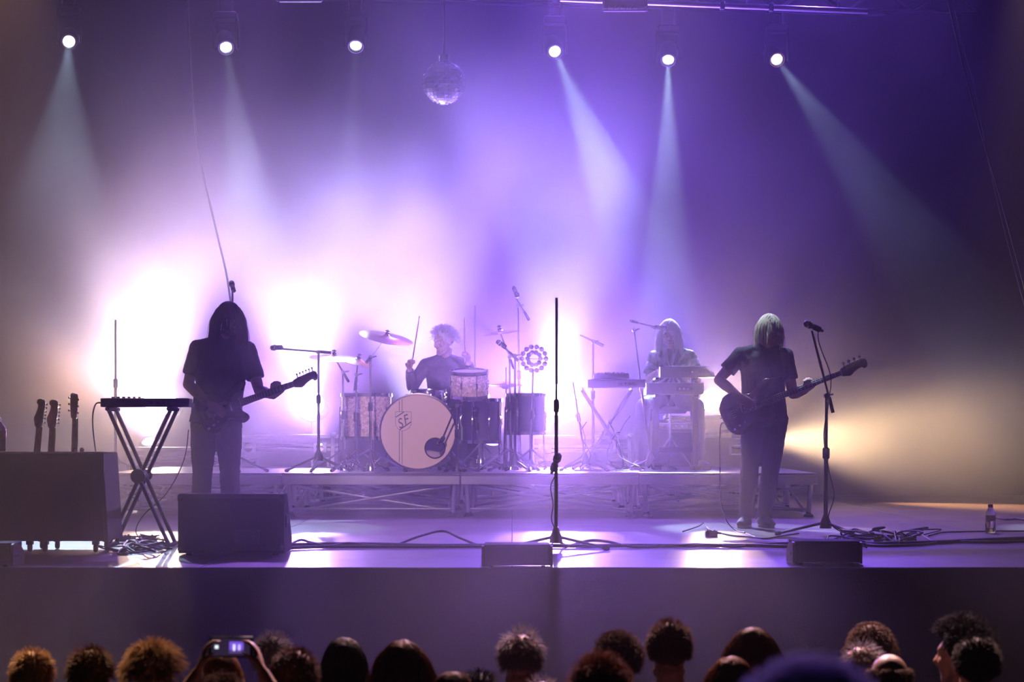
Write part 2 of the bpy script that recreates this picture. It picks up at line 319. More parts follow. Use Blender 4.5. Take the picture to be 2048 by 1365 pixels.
# ---------------------------------------------------------------- haze: real scattering volumes over stage and hall
def haze(name, lo, hi, field, dens=.0, g_=.72):
    m = bpy.data.materials.new(name); m.use_nodes = True; nt = m.node_tree; nt.nodes.clear(); L = nt.links.new
    o = nt.nodes.new('ShaderNodeOutputMaterial'); v = nt.nodes.new('ShaderNodeVolumeScatter'); v.inputs['Anisotropy'].default_value = g_; v.inputs['Density'].default_value = dens
    v.inputs['Color'].default_value = (1, 1, 1, 1); L(v.outputs[0], o.inputs['Volume'])
    def mt(op, a, b=None, c=None):
        q = nt.nodes.new('ShaderNodeMath'); q.operation = op
        for i, x in enumerate((a, b, c)):
            if x is None: continue
            if isinstance(x, (int, float)): q.inputs[i].default_value = x
            else: L(x, q.inputs[i])
        return q.outputs[0]
    if field:
        tc = nt.nodes.new('ShaderNodeNewGeometry'); mp = nt.nodes.new('ShaderNodeMapping'); mp.inputs['Scale'].default_value = (1, .6, .8); mp.inputs['Location'].default_value = (3.1, 1.7, 5.3)
        no = nt.nodes.new('ShaderNodeTexNoise'); no.inputs['Scale'].default_value = .55; no.inputs['Detail'].default_value = 2
        mr = nt.nodes.new('ShaderNodeMapRange'); mr.interpolation_type = 'SMOOTHSTEP'; mr.inputs[1].default_value = .36; mr.inputs[2].default_value = .66; mr.inputs[3].default_value = .22
        L(tc.outputs['Position'], mp.inputs[0]); L(mp.outputs[0], no.inputs['Vector']); L(no.outputs[0], mr.inputs[0])
        tot = None
        for (cx, cy, cz, rx, ry, rz, amp) in CLOUDS:      # banks of smoke, thinning outwards
            q = nt.nodes.new('ShaderNodeVectorMath'); q.operation = 'MULTIPLY_ADD'; L(tc.outputs['Position'], q.inputs[0]); q.inputs[1].default_value = (1 / rx, 1 / ry, 1 / rz); q.inputs[2].default_value = (-cx / rx, -cy / ry, -cz / rz)
            w = nt.nodes.new('ShaderNodeVectorMath'); w.operation = 'DOT_PRODUCT'; L(q.outputs[0], w.inputs[0]); L(q.outputs[0], w.inputs[1])
            tot = mt('MULTIPLY_ADD', mt('POWER', .3679, w.outputs['Value']), amp, HAZE_NOISE if tot is None else tot)
        L(mt('MULTIPLY_ADD', mr.outputs[0], tot, HAZE_BASE), v.inputs['Density'])
        m.cycles.volume_step_rate = 2.0
    c = [(a + b) / 2 for a, b in zip(lo, hi)]; s = [b - a for a, b in zip(lo, hi)]
    me = G().box((0, 0, 0), s).mesh(name); me.materials.append(m); ob = bpy.data.objects.new(name, me); C.objects.link(ob); ob.location = c
    return tag(ob, kind='stuff')
tag(haze('stage_haze', (-8.4, 6.6, -1.5), (8.4, 26.45, 7.5), True), 'drifting stage smoke lit violet and amber by the lamps', 'haze')
# ---------------------------------------------------------------- lamps
V = Vector
def spot(name, parent, loc, d, col, pw, ang, blend, r=.05):
    l = bpy.data.lights.new(name, 'SPOT'); l.energy = pw; l.color = col; l.spot_size = math.radians(ang); l.spot_blend = blend; l.shadow_soft_size = r
    o = bpy.data.objects.new(name, l); C.objects.link(o); o.parent = parent; o.location = loc; o.rotation_euler = Vector(d).to_track_quat('-Z', 'Y').to_euler(); return o
def dirv(elev, yaw):
    e, a = math.radians(elev), math.radians(yaw); return Vector((math.sin(a) * math.cos(e), -math.cos(a) * math.cos(e), math.sin(e)))
def floor_lamp(p, label, face, lensr, lenscol, lensst, beams, base=0):
    """round stage lamp on a stand: base plate, post, yoke, can, glowing lens; its beams start in front of the lens"""
    t = thing('stage_lamp', label, 'stage lamp', (p.x, p.y, base), 0, 'lamps behind the riser'); h = p.z - base; R = lensr
    d = dirv(*face)
    G().lathe([(.2, 0), (.2, .02), (.03, .035), (.0, .036)], n=20).build('base', 'black', t)
    if h - R * 1.5 > .1: G().tube((0, .02, .03), (0, .02, h - R * 1.45), .018).build('post', 'black', t)
    G().loft(spline([(-R * 1.25, 0, h), (-R * 1.2, .01, h - R * .9), (0, .02, h - R * 1.45), (R * 1.2, .01, h - R * .9), (R * 1.25, 0, h)], 5), R * .12, n=6).build('yoke', 'black', t)
    T = basis(perp(d)[0], d, (0, 0, h))
    can = G().lathe([(R * .5, -R * 2.2), (R * .85, -R * 2), (R * 1.05, -R * .6), (R * 1.15, 0), (R * 1.15, R * .12), (R * 1.0, R * .12), (R * .98, -R * .1), (R * .3, -R * .2)], T=T, n=28).build('can', 'black', t)
    G().lathe([(R * .95, 0), (R * .8, R * .06), (R * .4, R * .12), (0, R * .14)], T=T, n=24).build('lens', emat('lamp_glow', lenscol, lensst), t)
    for (el, ya, col, pw, ang, bl) in beams:
        spot('beam', t, Vector((0, 0, h)) + d * R * .4, dirv(el, ya), col, pw, ang, bl, min(.06, R))
    return t
for (x, y, yy, label, face, R, col, st, beams) in LAMPS:
    floor_lamp(at(x, y, yy), label, face, R, col, st, beams)
def moving_head(x, y, tgt, pw, label, st, ang=10):
    Y = (RIGZ - H) * F / (YH - y); p = at(x, y, Y); d = (Vector(tgt) - p).normalized()
    t = thing('moving_head_lamp', label, 'stage lamp', p, 0, 'overhead spots on the rig'); R = .072
    G().box((0, .05, .36), (.26, .2, .09), bev=.015).build('base', 'fixture', t)
    g = G()
    for s in (-1, 1): g.box((s * .135, .05, .16), (.03, .09, .36), bev=.01)
    g.box((0, .05, .325), (.29, .088, .028), bev=.01)
    g.build('yoke', 'fixture', t)
    T = basis(perp(d)[0], d, Vector((0, .05, .0)) - d * .05)
    G().lathe([(.05, -.26), (.095, -.24), (.115, -.1), (.1, .02), (.092, .05), (.092, .055), (.07, .055), (.066, .03), (.02, .02)], T=T, n=24).build('head', 'fixture', t)
    G().lathe([(.092, .045), (.092, .062), (.08, .062), (.078, .045)], T=T, n=24, cap=False).build('lens_ring', 'chrome', t)
    G().lathe([(.064, .03), (.055, .045), (.03, .054), (0, .056)], T=T, n=20).build('lens', emat('spot_glow', (.8, .92, 1), st), t)
    for s in (-1, 1): G().tube((s * .07, .05, .4), (s * .07, .05, .62), .012).build('clamp', 'steel', t)
    spot('beam', t, Vector((0, .05, 0)) + d * .03, d, COLD, pw, ang, .5, .03)
    return p
for k, (x, pw, col) in enumerate(ADDED_WASHES):
    t = thing('added_wash_lamp', ['left', 'middle', 'right'][k] + ' added violet wash lamp, unseen above the frame at the rear', 'stage lamp', (x, 25.9, 6.6)); d = dirv(-28, 0); T = basis((1, 0, 0), d, (0, 0, 0))
    G().lathe([(.09, -.22), (.13, -.2), (.15, 0), (.15, .03), (.13, .03), (.12, 0)], T=T, n=20).build('can', 'black', t); G().lathe([(.12, .002), (.06, .012), (0, .014)], T=T, n=18).build('lens', emat('wash_glow', (.4, .2, 1), 3), t)
    G().loft(spline([(-.17, 0, 0), (-.16, 0, .2), (0, 0, .26), (.16, 0, .2), (.17, 0, 0)], 4), .012, n=6).build('yoke', 'black', t); G().tube((0, 0, .26), (0, 0, 1.02), .015).build('hanger', 'black', t)
    spot('beam', t, d * .05, d, col, pw, 95, .9)
for k, (x, col, pw) in enumerate(ADDED_RIMS):
    t = thing('added_rim_lamp', ['left', 'middle', 'right'][k] + ' added lamp over the stage edge, unseen above the frame, pointed at the audience', 'stage lamp', (x, 13.6, 4.35)); d = (V((x, 8.6, -.1)) - t.location).normalized(); T = basis((1, 0, 0), d, (0, 0, 0))
    G().lathe([(.08, -.25), (.11, -.23), (.12, 0), (.12, .03), (.1, .03), (.09, 0)], T=T, n=20).build('can', 'black', t); G().tube((0, 0, .08), (0, 0, 3.27), .015).build('hanger', 'black', t)
    spot('beam', t, d * .05, d, col, pw * 1.15, 34, .5)
t = thing('added_profile_spot', 'added narrow cold spot, unseen above the frame, pointed down at the bass player', 'stage lamp', ADDED_PROFILE[0]); d = (V(ADDED_PROFILE[1]) - t.location).normalized(); T = basis(perp(d)[0], d, (0, 0, 0))
G().lathe([(.07, -.5), (.1, -.48), (.11, 0), (.11, .03), (.095, .03), (.09, 0)], T=T, n=20).build('can', 'black', t); G().tube((0, 0, .08), (0, 0, 7.6 - ADDED_PROFILE[0][2]), .015).build('hanger', 'black', t)
spot('beam', t, d * .05, d, COLD, ADDED_PROFILE[2], 8, .4)
t = thing('added_front_spot', 'added spot lamp under the hall ceiling, unseen out of the frame, pointed at the drums', 'stage lamp', (-1.5, 3.0, 6.6)); d = (at(836, 830, 21) - V((-1.5, 3, 6.6))).normalized(); T = basis(perp(d)[0], d, (0, 0, 0))
G().lathe([(.07, -.5), (.1, -.48), (.11, 0), (.11, .03), (.095, .03), (.09, 0)], T=T, n=20).build('can', 'black', t); G().tube((0, 0, .08), (0, 0, 1.05), .015).build('hanger', 'black', t)
spot('beam', t, d * .05, d, ADDED_FRONT[1], ADDED_FRONT[0], 9.5, .9)
rigp = [moving_head(*a) for a in HEADS]
# lighting bars the heads hang from: one long ladder truss, slightly oblique to the stage
a, b = rigp[0], rigp[-1]; dd = (b - a).normalized(); a = a - dd * 1.2; b = b + dd * 2.5; L_ = (b - a).length
t = thing('lighting_truss', 'long black lighting truss above the stage carrying the overhead spots', 'truss', a + Vector((0, .05, .62)))
for oy, oz in ((0, 0), (.25, 0), (0, .28), (.25, .28)):
    G().tube(Vector((0, oy, oz)), (b - a) + Vector((0, oy, oz)), .024).build('chord', 'black', t)
g = G(); k = int(L_ / .4)
for i in range(k):
    p = (b - a) * (i / k); q = (b - a) * ((i + 1) / k)
    for oy in (0, .25):
        g.tube(p + Vector((0, oy, 0 if i % 2 else .28)), q + Vector((0, oy, .28 if i % 2 else 0)), .01, n=5)
tag(g.build('lacing', 'black', t), kind='stuff')
for f in (.15, .5, .85): G().tube((b - a) * f + Vector((0, .12, .28)), (b - a) * f + Vector((0, .12, 7.6 - a.z - .62)), .006, n=6).build('hanging_wire', 'steel', t)
# pale batten at the top right and two cyc floods whose edges catch the light
pa, pb = at(1120, -2, 23.0), at(1735, 23, 23.7)
t = thing('rig_pipe', 'slanting pale pipe at the top edge right of the centre', 'pipe', pa)
G().tube((0, 0, 0), pb - pa, .03, n=10).build('pipe', 'alu', t)
for f in (.1, .35, .6, .9): G().tube((pb - pa) * f, (pb - pa) * f + Vector((0, 0, 7.6 - (pa + (pb - pa) * f).z)), .006, n=5).build('hanging_wire', 'steel', t)
for f in (.22, .52, .68): G().box((pb - pa) * f, (.05, .08, .09), bev=.01).build('clamp', 'steel', t)
for x, y, l in ((1250, 24, 'ribbed strip light under the pale pipe at the top edge'), (600, 5, 'ribbed strip light at the top edge left of the centre')):
    p = at(x, y, 22.6); t = thing('strip_light', l, 'stage lamp', p)
    G().box((0, 0, .09), (.46, .16, .16), bev=.02).build('housing', 'black', t)
    G().box((0, -.085, 0), (.46, .012, .015)).build('lip', 'alu', t)
    for k in range(7): G().loft([(-.19 + k * .063, -.08, .0), (-.19 + k * .063 + .012, -.085, .03), (-.19 + k * .063 + .03, -.08, .045)], .004, n=5).build('rib', 'alu', t)
    G().tube((0, 0, .17), (0, 0, 7.6 - p.z), .012).build('hanger', 'black', t)
# mirror ball
p = at(888, 166, 22.4); r = .225
t = thing('mirror_ball', 'mirror ball hanging in violet haze above the drummer', 'mirror ball', p)
G().ball((0, 0, 0), r * .985, 24, 16).build('core', 'black', t)
g = G(); NB = 18
for i in range(NB):
    b0, b1 = -PI / 2 + PI * i / NB, -PI / 2 + PI * (i + 1) / NB; nn = max(4, int(2 * NB * math.cos((b0 + b1) / 2)))
    for k in range(nn):
        a0, a1 = 2 * PI * (k + .05) / nn, 2 * PI * (k + .95) / nn; e = (b1 - b0) * .05; q = []
        for (aa, bb) in ((a0, b0 + e), (a1, b0 + e), (a1, b1 - e), (a0, b1 - e)):
            w = r * (1 + random.uniform(-.006, .012)); q.append(Vector((w * math.cos(bb) * math.cos(aa), w * math.cos(bb) * math.sin(aa), w * math.sin(bb))))
        g.add(q, [(0, 1, 2, 3)])
tag(g.build('mirror_tiles', 'mirror', t, smooth=False), kind='stuff')
G().lathe([(.05, r - .01), (.05, r + .06), (.012, r + .07)], n=14).build('cap', 'chrome', t)
G().tube((0, 0, r + .06), (0, 0, 7.6 - p.z), .008).build('hanging_wire', 'steel', t)
# ropes hanging at the right and a thin dark strand above the guitarist
def cable(pts, r, label, name='cable', cat='cable', group=None, m='cable', k=6, n=6):
    g = G(); g.loft(spline(pts, k), r, n=n); return tag(g.build(name, m, None, ang=180), label, cat, group)
cable([V((at(1870, 0, 21).x, 21, 7.62)), at(1880, -120, 21), at(1905, 40, 21), at(1955, 240, 21), at(2010, 430, 21), at(2075, 680, 21), at(2110, 860, 21)], .008, 'upper of two thin ropes slanting down at the right edge', 'rope', 'rope', m='steel')
cable([V((at(1860, 0, 22).x, 22, 7.62)), at(1905, -20, 22), at(1950, 180, 22), at(1985, 360, 22), at(2030, 540, 22), at(2080, 720, 22)], .006, 'shorter lower rope slanting beside the long rope at the right edge', 'rope', 'rope', m='steel')
cable([V((at(372, 0, 22.5).x, 22.5, 7.62)), at(374, -100, 22.5), at(380, 120, 22.5), at(395, 290, 22.5), at(430, 450, 22.5), at(455, 560, 22.3), at(468, 680, 22), at(470, 800, 22)], .012, 'thin dark strand hanging in the haze above the left guitarist', 'hanging_strand', 'cable')
# ---------------------------------------------------------------- riser: decks on scissor legs
RT = .40
rx0, rx1, ry0, ry1 = px(205, 20), px(1636, 20), 20.0, 23.5
nw = 4; dw = (rx1 - rx0) / nw; dl = (ry1 - ry0) / 2
names = ['first from the left', 'second from the left', 'third from the left', 'rightmost']
def deck(label, loc):
    t = thing('riser_deck', label, 'riser deck', loc, 0, 'decks of the drum riser'); w, l = dw / 2 - .004, dl / 2 - .004
    G().box((0, 0, RT - .011), (2 * w, 2 * l, .022), bev=.003).build('deck_board', 'deck', t)
    for s in (-1, 1):
        G().box((0, s * (l - .02), RT - .065), (2 * w, .04, .085), bev=.006).build('rail', 'rail', t)
        G().box((s * (w - .02), 0, RT - .065), (.04, 2 * l - .08, .085), bev=.006).build('rail', 'rail', t)
    for sx in (-1, 1):
        for sy in (-1, 1):
            lg = G().tube((sx * (w - .07), sy * (l - .09), .02), (sx * (w - .05), sy * (l - .07), RT - .1), .022, n=10).build('leg', 'alu', t)
            G().lathe([(.045, 0), (.045, .015), (.025, .03), (.022, .05)], (sx * (w - .07), sy * (l - .09), 0), n=12).build('foot', 'rubber', lg)
    for sy in (-1, 1):
        G().tube((-(w - .1), sy * (l - .12), .05), (w - .1, sy * (l - .12), RT - .12), .014).build('brace', 'alu', t)
        G().tube((w - .1, sy * (l - .16), .05), (-(w - .1), sy * (l - .16), RT - .12), .014).build('brace', 'alu', t)
        G().tube((-(w - .08), sy * (l - .09), .07), (w - .08, sy * (l - .09), .07), .012).build('stretcher', 'alu', t)
    for sx in (-1, 1):
        G().tube((sx * (w - .1), -(l - .12), .05), (sx * (w - .1), (l - .12), RT - .12), .014).build('brace', 'alu', t)
    return t
d0 = None
for j in range(2):
    for i in range(nw):
        lb = f'grey framed riser deck on folding legs, {names[i]} in the {"front" if j == 0 else "back"} row'
        loc = (rx0 + dw * (i + .5), ry0 + dl * (j + .5), 0)
        if d0 is None: d0 = deck(lb, loc)
        else: dup(d0, loc, 0, lb)
# ---------------------------------------------------------------- flight cases behind the riser
def flight_case(label, x0, x1, y0, dep, ht, lid=.14):
    w = x1 - x0; t = thing('flight_case', label, 'flight case', ((x0 + x1) / 2, y0 + dep / 2, 0)); zb = .11
    G().box((0, 0, (zb + ht - lid) / 2), (w, dep, ht - lid - zb), bev=.006).build('body', 'case', t)
    G().box((0, 0, ht - lid / 2 + .003), (w, dep, lid - .006), bev=.006).build('lid', 'case', t)
    for z, h_ in ((ht - .018, .042), (ht - lid + .025, .034), (ht - lid - .025, .034), (zb + .018, .036)):
        G().box((0, 0, z), (w + .012, dep + .012, h_), bev=.004).build('edge_trim', 'alu', t)
    for sx in (-1, 1):
        G().box((sx * (w / 2 - .016), -dep / 2 + .01, (zb + ht) / 2), (.04, .04, ht - zb), bev=.004).build('corner_trim', 'alu', t)
        for z in (ht, zb): G().ball((sx * w / 2, -dep / 2, z), .03, 10, 6).build('ball_corner', 'alu', t)
        f = sx * w * .36
        lt = G().box((f, -dep / 2 - .008, ht - lid), (.15, .012, .11), bev=.005).build('latch', 'alu', t)
        G().lathe([(.045, 0), (.045, .012), (.02, .016)], (f, -dep / 2 - .014, ht - lid), (0, -1, 0), 14).build('latch_wing', 'chrome', lt)
        hd = G().box((f, -dep / 2 - .006, ht - lid - .17), (.2, .012, .12), bev=.005).build('handle_plate', 'alu', t)
        G().box((f, -dep / 2 - .013, ht - lid - .175), (.15, .006, .075)).build('handle_recess', 'black', hd)
        G().loft(spline([(f - .06, -dep / 2 - .015, ht - lid - .145), (f - .05, -dep / 2 - .035, ht - lid - .16), (f + .05, -dep / 2 - .035, ht - lid - .16), (f + .06, -dep / 2 - .015, ht - lid - .145)], 4), .009).build('handle', 'rubber', hd)
        for sy in (-1, 1):
            c = G().lathe([(.048, -.015), (.05, 0), (.048, .015)], (sx * (w / 2 - .12), sy * (dep / 2 - .1), .05), (1, 0, 0), 14).build('castor', 'rubber', t)
            G().box((sx * (w / 2 - .12), sy * (dep / 2 - .1), .085), (.06, .09, .05)).build('fork', 'steel', c)
    return t
yc = 24.0
flight_case('black flight case with pale trim behind the riser, right of the left guitarist', px(470, yc), px(668, yc), yc, .6, pz(870, yc))
flight_case('black flight case with pale trim behind the riser, left of the left guitarist', px(250, yc), px(452, yc), yc + .1, .6, pz(896, yc))
flight_case('black flight case with pale trim behind the central mic stand and cymbals', px(1062, yc), px(1262, yc), yc, .6, pz(872, yc))
flight_case('black flight case with pale trim behind the riser, between keyboards and bass player', px(1335, yc), px(1500, yc), yc, .6, pz(832, yc), .2)
# ---------------------------------------------------------------- people
V = Vector
def headmtx(P):
    yaw, pitch, roll = [math.radians(a) for a in P.get('look', (0, 0, 0))]      # yaw to the person's left, pitch down
    return Matrix.Translation(V(P['hd'])) @ Matrix.Rotation(yaw, 4, 'Z') @ Matrix.Rotation(roll, 4, 'Y') @ Matrix.Rotation(pitch, 4, 'X') @ Matrix.Scale(P.get('hs', 1), 4)
def hand(g, w, d, n, thumb, curl=(20, 35, 25), size=1.0, spread=4, tcurl=25):
    """palm, four unequal bent fingers and a thumb; w wrist, d towards the knuckles, n palm side, thumb +1/-1 side along d x n"""
    w = V(w); d = V(d).normalized(); n = V(n); n = (n - d * n.dot(d)).normalized(); s = d.cross(n) * thumb; k = size
    for i, (o, L) in enumerate(((.031, .072), (.011, .08), (-.010, .074), (-.030, .058))):
        b = w + d * (.09 if i < 3 else .083) * k + s * o * k
        g.loft([w + s * o * .55 * k, w + d * .05 * k + s * o * .9 * k, b], [.014 * k, .0135 * k, .0115 * k], n=8)
        fd = (d + s * (math.tan(math.radians(spread * (1.5 - i))))).normalized(); p = b; a = 0; r = .0098 * k * (1 if i < 3 else .88); pts = [b]
        for q, (c, f) in enumerate(zip(curl, (.45, .31, .24))):
            a += math.radians(c); p = p + (fd * math.cos(a) + n * math.sin(a)) * (L * f * k); pts.append(p)
        g.loft(pts, [r * 1.06, r, r * .95, r * .8], n=8)
        for q in pts: g.ball(q, r * .98 if q is not pts[-1] else r * .8, 8, 6)
    b = w + d * .022 * k + s * .024 * k; td = (d * .62 + s * .72 + n * .25).normalized(); a = math.radians(tcurl)
    p1 = b + td * .042 * k; td2 = (td * math.cos(a) + (d * .7 + n * .7).normalized() * math.sin(a)).normalized(); p2 = p1 + td2 * .031 * k; p3 = p2 + (td2 + n * .25).normalized() * .026 * k
    g.loft([b, p1, p2, p3], [.016 * k, .0125 * k, .0108 * k, .0085 * k], n=8); g.ball(p3, .0086 * k, 8, 6)
def headgeo(g, T):
    g.ball((0, .014, .03), (.074, .093, .086), 18, 12, T); g.ball((0, -.024, -.035), (.060, .066, .078), 16, 10, T); g.ball((0, -.066, -.098), (.027, .022, .02), 10, 6, T)
    g.loft([(-.045, -.068, .024), (-.02, -.083, .028), (.02, -.083, .028), (.045, -.068, .024)], .010, n=8, T=T)
    g.loft([(0, -.084, .022), (0, -.098, -.005), (0, -.112, -.026), (0, -.096, -.036)], [.008, .0095, .013, .010], n=8, T=T)
    for s in (-1, 1):
        g.ball((s * .013, -.098, -.031), .008, 8, 6, T); g.ball((s * .04, -.064, -.02), (.022, .02, .022), 10, 6, T)
        g.loft([(s * .06, -.03, -.065), (s * .04, -.062, -.092), (0, -.078, -.104)], [.016, .016, .014], n=8, T=T)
        g.loft(spline([(s * .072, .0, .03), (s * .084, .016, .034), (s * .088, .026, .012), (s * .082, .018, -.016), (s * .072, .004, -.03)], 3), .0065, n=6, T=T); g.ball((s * .076, .010, .002), (.007, .016, .028), 8, 6, T)
    g.loft([(-.024, -.076, -.066), (-.008, -.087, -.061), (.008, -.087, -.061), (.024, -.076, -.066)], .006, n=6, T=T)
    g.loft([(-.02, -.076, -.072), (0, -.087, -.073), (.02, -.076, -.072)], .007, n=6, T=T)
def limb(g, a, m, b, ra, rm1, rm, rm2, rb, n=12):
    a, m, b = V(a), V(m), V(b)
    g.loft([a, a.lerp(m, .45), m], [ra, rm1, rm], n=n); g.ball(m, rm * 1.01, n, 8); g.loft([m, m.lerp(b, .33), b], [rm, rm2, rb], n=n)
def torso(P, k=0.0, top=True):
    pel, che, nk = V(P['pel']), V(P['che']), V(P['nk']); b = P.get('build', 1.0); sh = (V(P['shL']) - V(P['shR'])); hp = V(P['hipL']) - V(P['hipR'])
    up = (che - pel).normalized(); st = che.lerp(nk, .62)
    pts = [pel - up * .09, pel, pel.lerp(che, .42), che, st] + ([nk] if top else [])
    rx = [.15 * b + k, .168 * b + k, .142 * b + k, .168 * b + k, .142 * b + k, .062 + k]; ry = [.10 * b + k, .122 * b + k, .105 * b + k, .118 * b + k, .09 * b + k, .06 + k]
    return pts, rx[:len(pts)], ry[:len(pts)], hp.normalized().lerp(sh.normalized(), .6)
def person_mesh(P, root, vox=.0075, skin='skin', hands=True, eyes=True):
    g = G(); T = headmtx(P); pts, rx, ry, ref = torso(P)
    g.loft(pts, rx, ry, ref, n=20)
    nb = T @ V((0, .028, -.06)); g.loft([V(P['nk']) - V((0, 0, .03)), V(P['nk']).lerp(nb, .5), nb], [.062, .054, .053], n=12)
    headgeo(g, T)
    for s in 'LR':
        sh, el, wr, hi, kn, an = [V(P[q + s]) for q in ('sh', 'el', 'wr', 'hip', 'kn', 'an')]
        g.ball(sh, .062, 12, 8); g.loft([V(P['nk']) - V((0, 0, .02)), sh], [.06, .055], n=10); g.loft([V(P['che']), sh], [.09, .058], n=10)
        limb(g, sh, el, wr, .058, .05, .041, .044, .027)
        limb(g, hi, kn, an, .098, .082, .058, .058, .036); g.ball(hi, .098, 12, 8); g.ball(hi + V((0, .05, .0)), .09, 10, 8)
        toe = V(P.get('toe' + s, (0, -1, 0))).normalized()
        heel = an - toe * .045 + V((0, 0, -.045)); g.loft([heel, an + V((0, 0, -.035)) + toe * .03, an + V((0, 0, -.05)) + toe * .12, an + V((0, 0, -.055)) + toe * .18], [.032, .042, .04, .026], [.03, .04, .026, .016], (0, 0, 1) if False else toe.cross(V((0, 0, 1))), n=10)
        if hands:
            d, n, th, cu = P['hand' + s][:4]; hand(g, wr, d, n, th, cu, P.get('handsize', 1.0), *P['hand' + s][4:])
        else: g.ball(wr, .04, 8, 6)
    o = g.skin('body', skin, root, vox, 3)
    if eyes:
        for s in (-1, 1): G().ball(T @ V((s * .031, -.074, .006)), .0125, 10, 8).build('eye', 'eye', o)
        gl = G(); gl.loft([T @ V(p) for p in ((-.023, -.083, -.067), (0, -.0955, -.066), (.023, -.083, -.067))], [.003, .006, .003], n=6); gl.build('lips', 'lips', o)
    return o
def shirt(P, root, m='tee', vox=.009, sl=.6, hem=.10, k=.018, loose=.0, wr=.006, seed=0):
    g = G(); pts, rx, ry, ref = torso(P, k); up = (V(P['che']) - V(P['pel'])).normalized()
    pts[0] = V(P['pel']) - up * hem; rx[0] = rx[1] + loose; ry[0] = ry[1] + loose; rx[2] += loose * .8 + .008; ry[2] += loose * .8 + .008
    pts[-1] = V(P['nk']) + V((0, 0, .0)); g.loft(pts, rx, ry, ref, n=22)
    for s in 'LR':
        sh, el = V(P['sh' + s]), V(P['el' + s]); q = sh.lerp(el, sl)
        g.ball(sh, .07, 12, 8); g.loft([V(P['nk']) - V((0, 0, .012)), sh], [.062, .066], n=12); g.loft([V(P['che']), sh], [.11, .072], n=12)
        g.loft([sh, sh.lerp(q, .5), q], [.07, .068, .066 + loose * .4], n=12)
        if sl > 1:
            w = V(P['wr' + s]); g.loft([sh, el], [.07, .056], n=12); g.ball(el, .056, 12, 8); g.loft([el, el.lerp(w, .9)], [.056, .042], n=12)
    return g.skin('shirt', m, root, vox, 4, wr, seed=seed)
def trousers(P, root, m='denim', vox=.009, flare=0.0, seed=3):
    g = G(); pel = V(P['pel']); up = (V(P['che']) - pel).normalized(); b = P.get('build', 1.0); ref = V(P['hipL']) - V(P['hipR'])
    g.loft([pel - up * .10, pel - up * .02, pel + up * .10], [.165 * b, .182 * b, .163 * b], [.115 * b, .135 * b, .118 * b], ref, n=20)
    for s in 'LR':
        hi, kn, an = V(P['hip' + s]), V(P['kn' + s]), V(P['an' + s]); e = an + (kn - an).normalized() * .005
        g.ball(hi, .108, 12, 8); g.ball(hi + V((0, .05, 0)), .098, 10, 8)
        g.loft([hi, hi.lerp(kn, .45), kn], [.108, .096, .074], n=14); g.ball(kn, .075, 12, 8); g.loft([kn, kn.lerp(e, .35), kn.lerp(e, .8), e], [.074, .073, .062 + flare, .064 + flare], n=14)
    return g.skin('trousers', m, root, vox, 4, .006, seed=seed)
def shoes(P, root, m='shoe'):
    for s in 'LR':
        an = V(P['an' + s]); toe = V(P.get('toe' + s, (0, -1, 0))); toe.z = 0; toe.normalize(); z = P.get('ground', 0.0); sd = toe.cross(V((0, 0, 1)))
        b = V((an.x, an.y, z)); g = G()
        g.loft([b - toe * .075 + V((0, 0, .045)), b - toe * .03 + V((0, 0, .055)), b + toe * .05 + V((0, 0, .05)), b + toe * .13 + V((0, 0, .04)), b + toe * .195 + V((0, 0, .033))], [.035, .043, .046, .049, .032], [.042, .052, .046, .034, .022], sd, n=12)
        g.loft([b + V((0, 0, .06)), an + V((0, 0, .025))], [.045, .045], n=12)
        o = g.skin('shoe', m, root, .008, 3)
        g = G(); out = []
        for k in range(20):
            a = 2 * PI * k / 20; c, si = math.cos(a), math.sin(a); out.append((b + toe * (.06 + .145 * c) + sd * ((.05 - .006 * c) * si)))
        n = len(out); g.v = [V((p.x, p.y, z + .003)) for p in out] + [V((p.x, p.y, z + .024)) for p in out]
        g.f = [(i, (i + 1) % n, n + (i + 1) % n, n + i) for i in range(n)] + [list(range(n))[::-1], list(range(n, 2 * n))]
        g.build('sole', 'sole', o)
        g = G()
        for k in range(4): g.loft([b + toe * (.045 + .022 * k) + V((0, 0, .09 - .011 * k)) + sd * .02, b + toe * (.045 + .022 * k) + V((0, 0, .098 - .012 * k)), b + toe * (.045 + .022 * k) + V((0, 0, .09 - .011 * k)) - sd * .02], .004, n=5)
        tag(g.build('laces', 'white' if m == 'shoe' else 'rubber', o), kind='stuff')
SK = V((0, .014, .03))
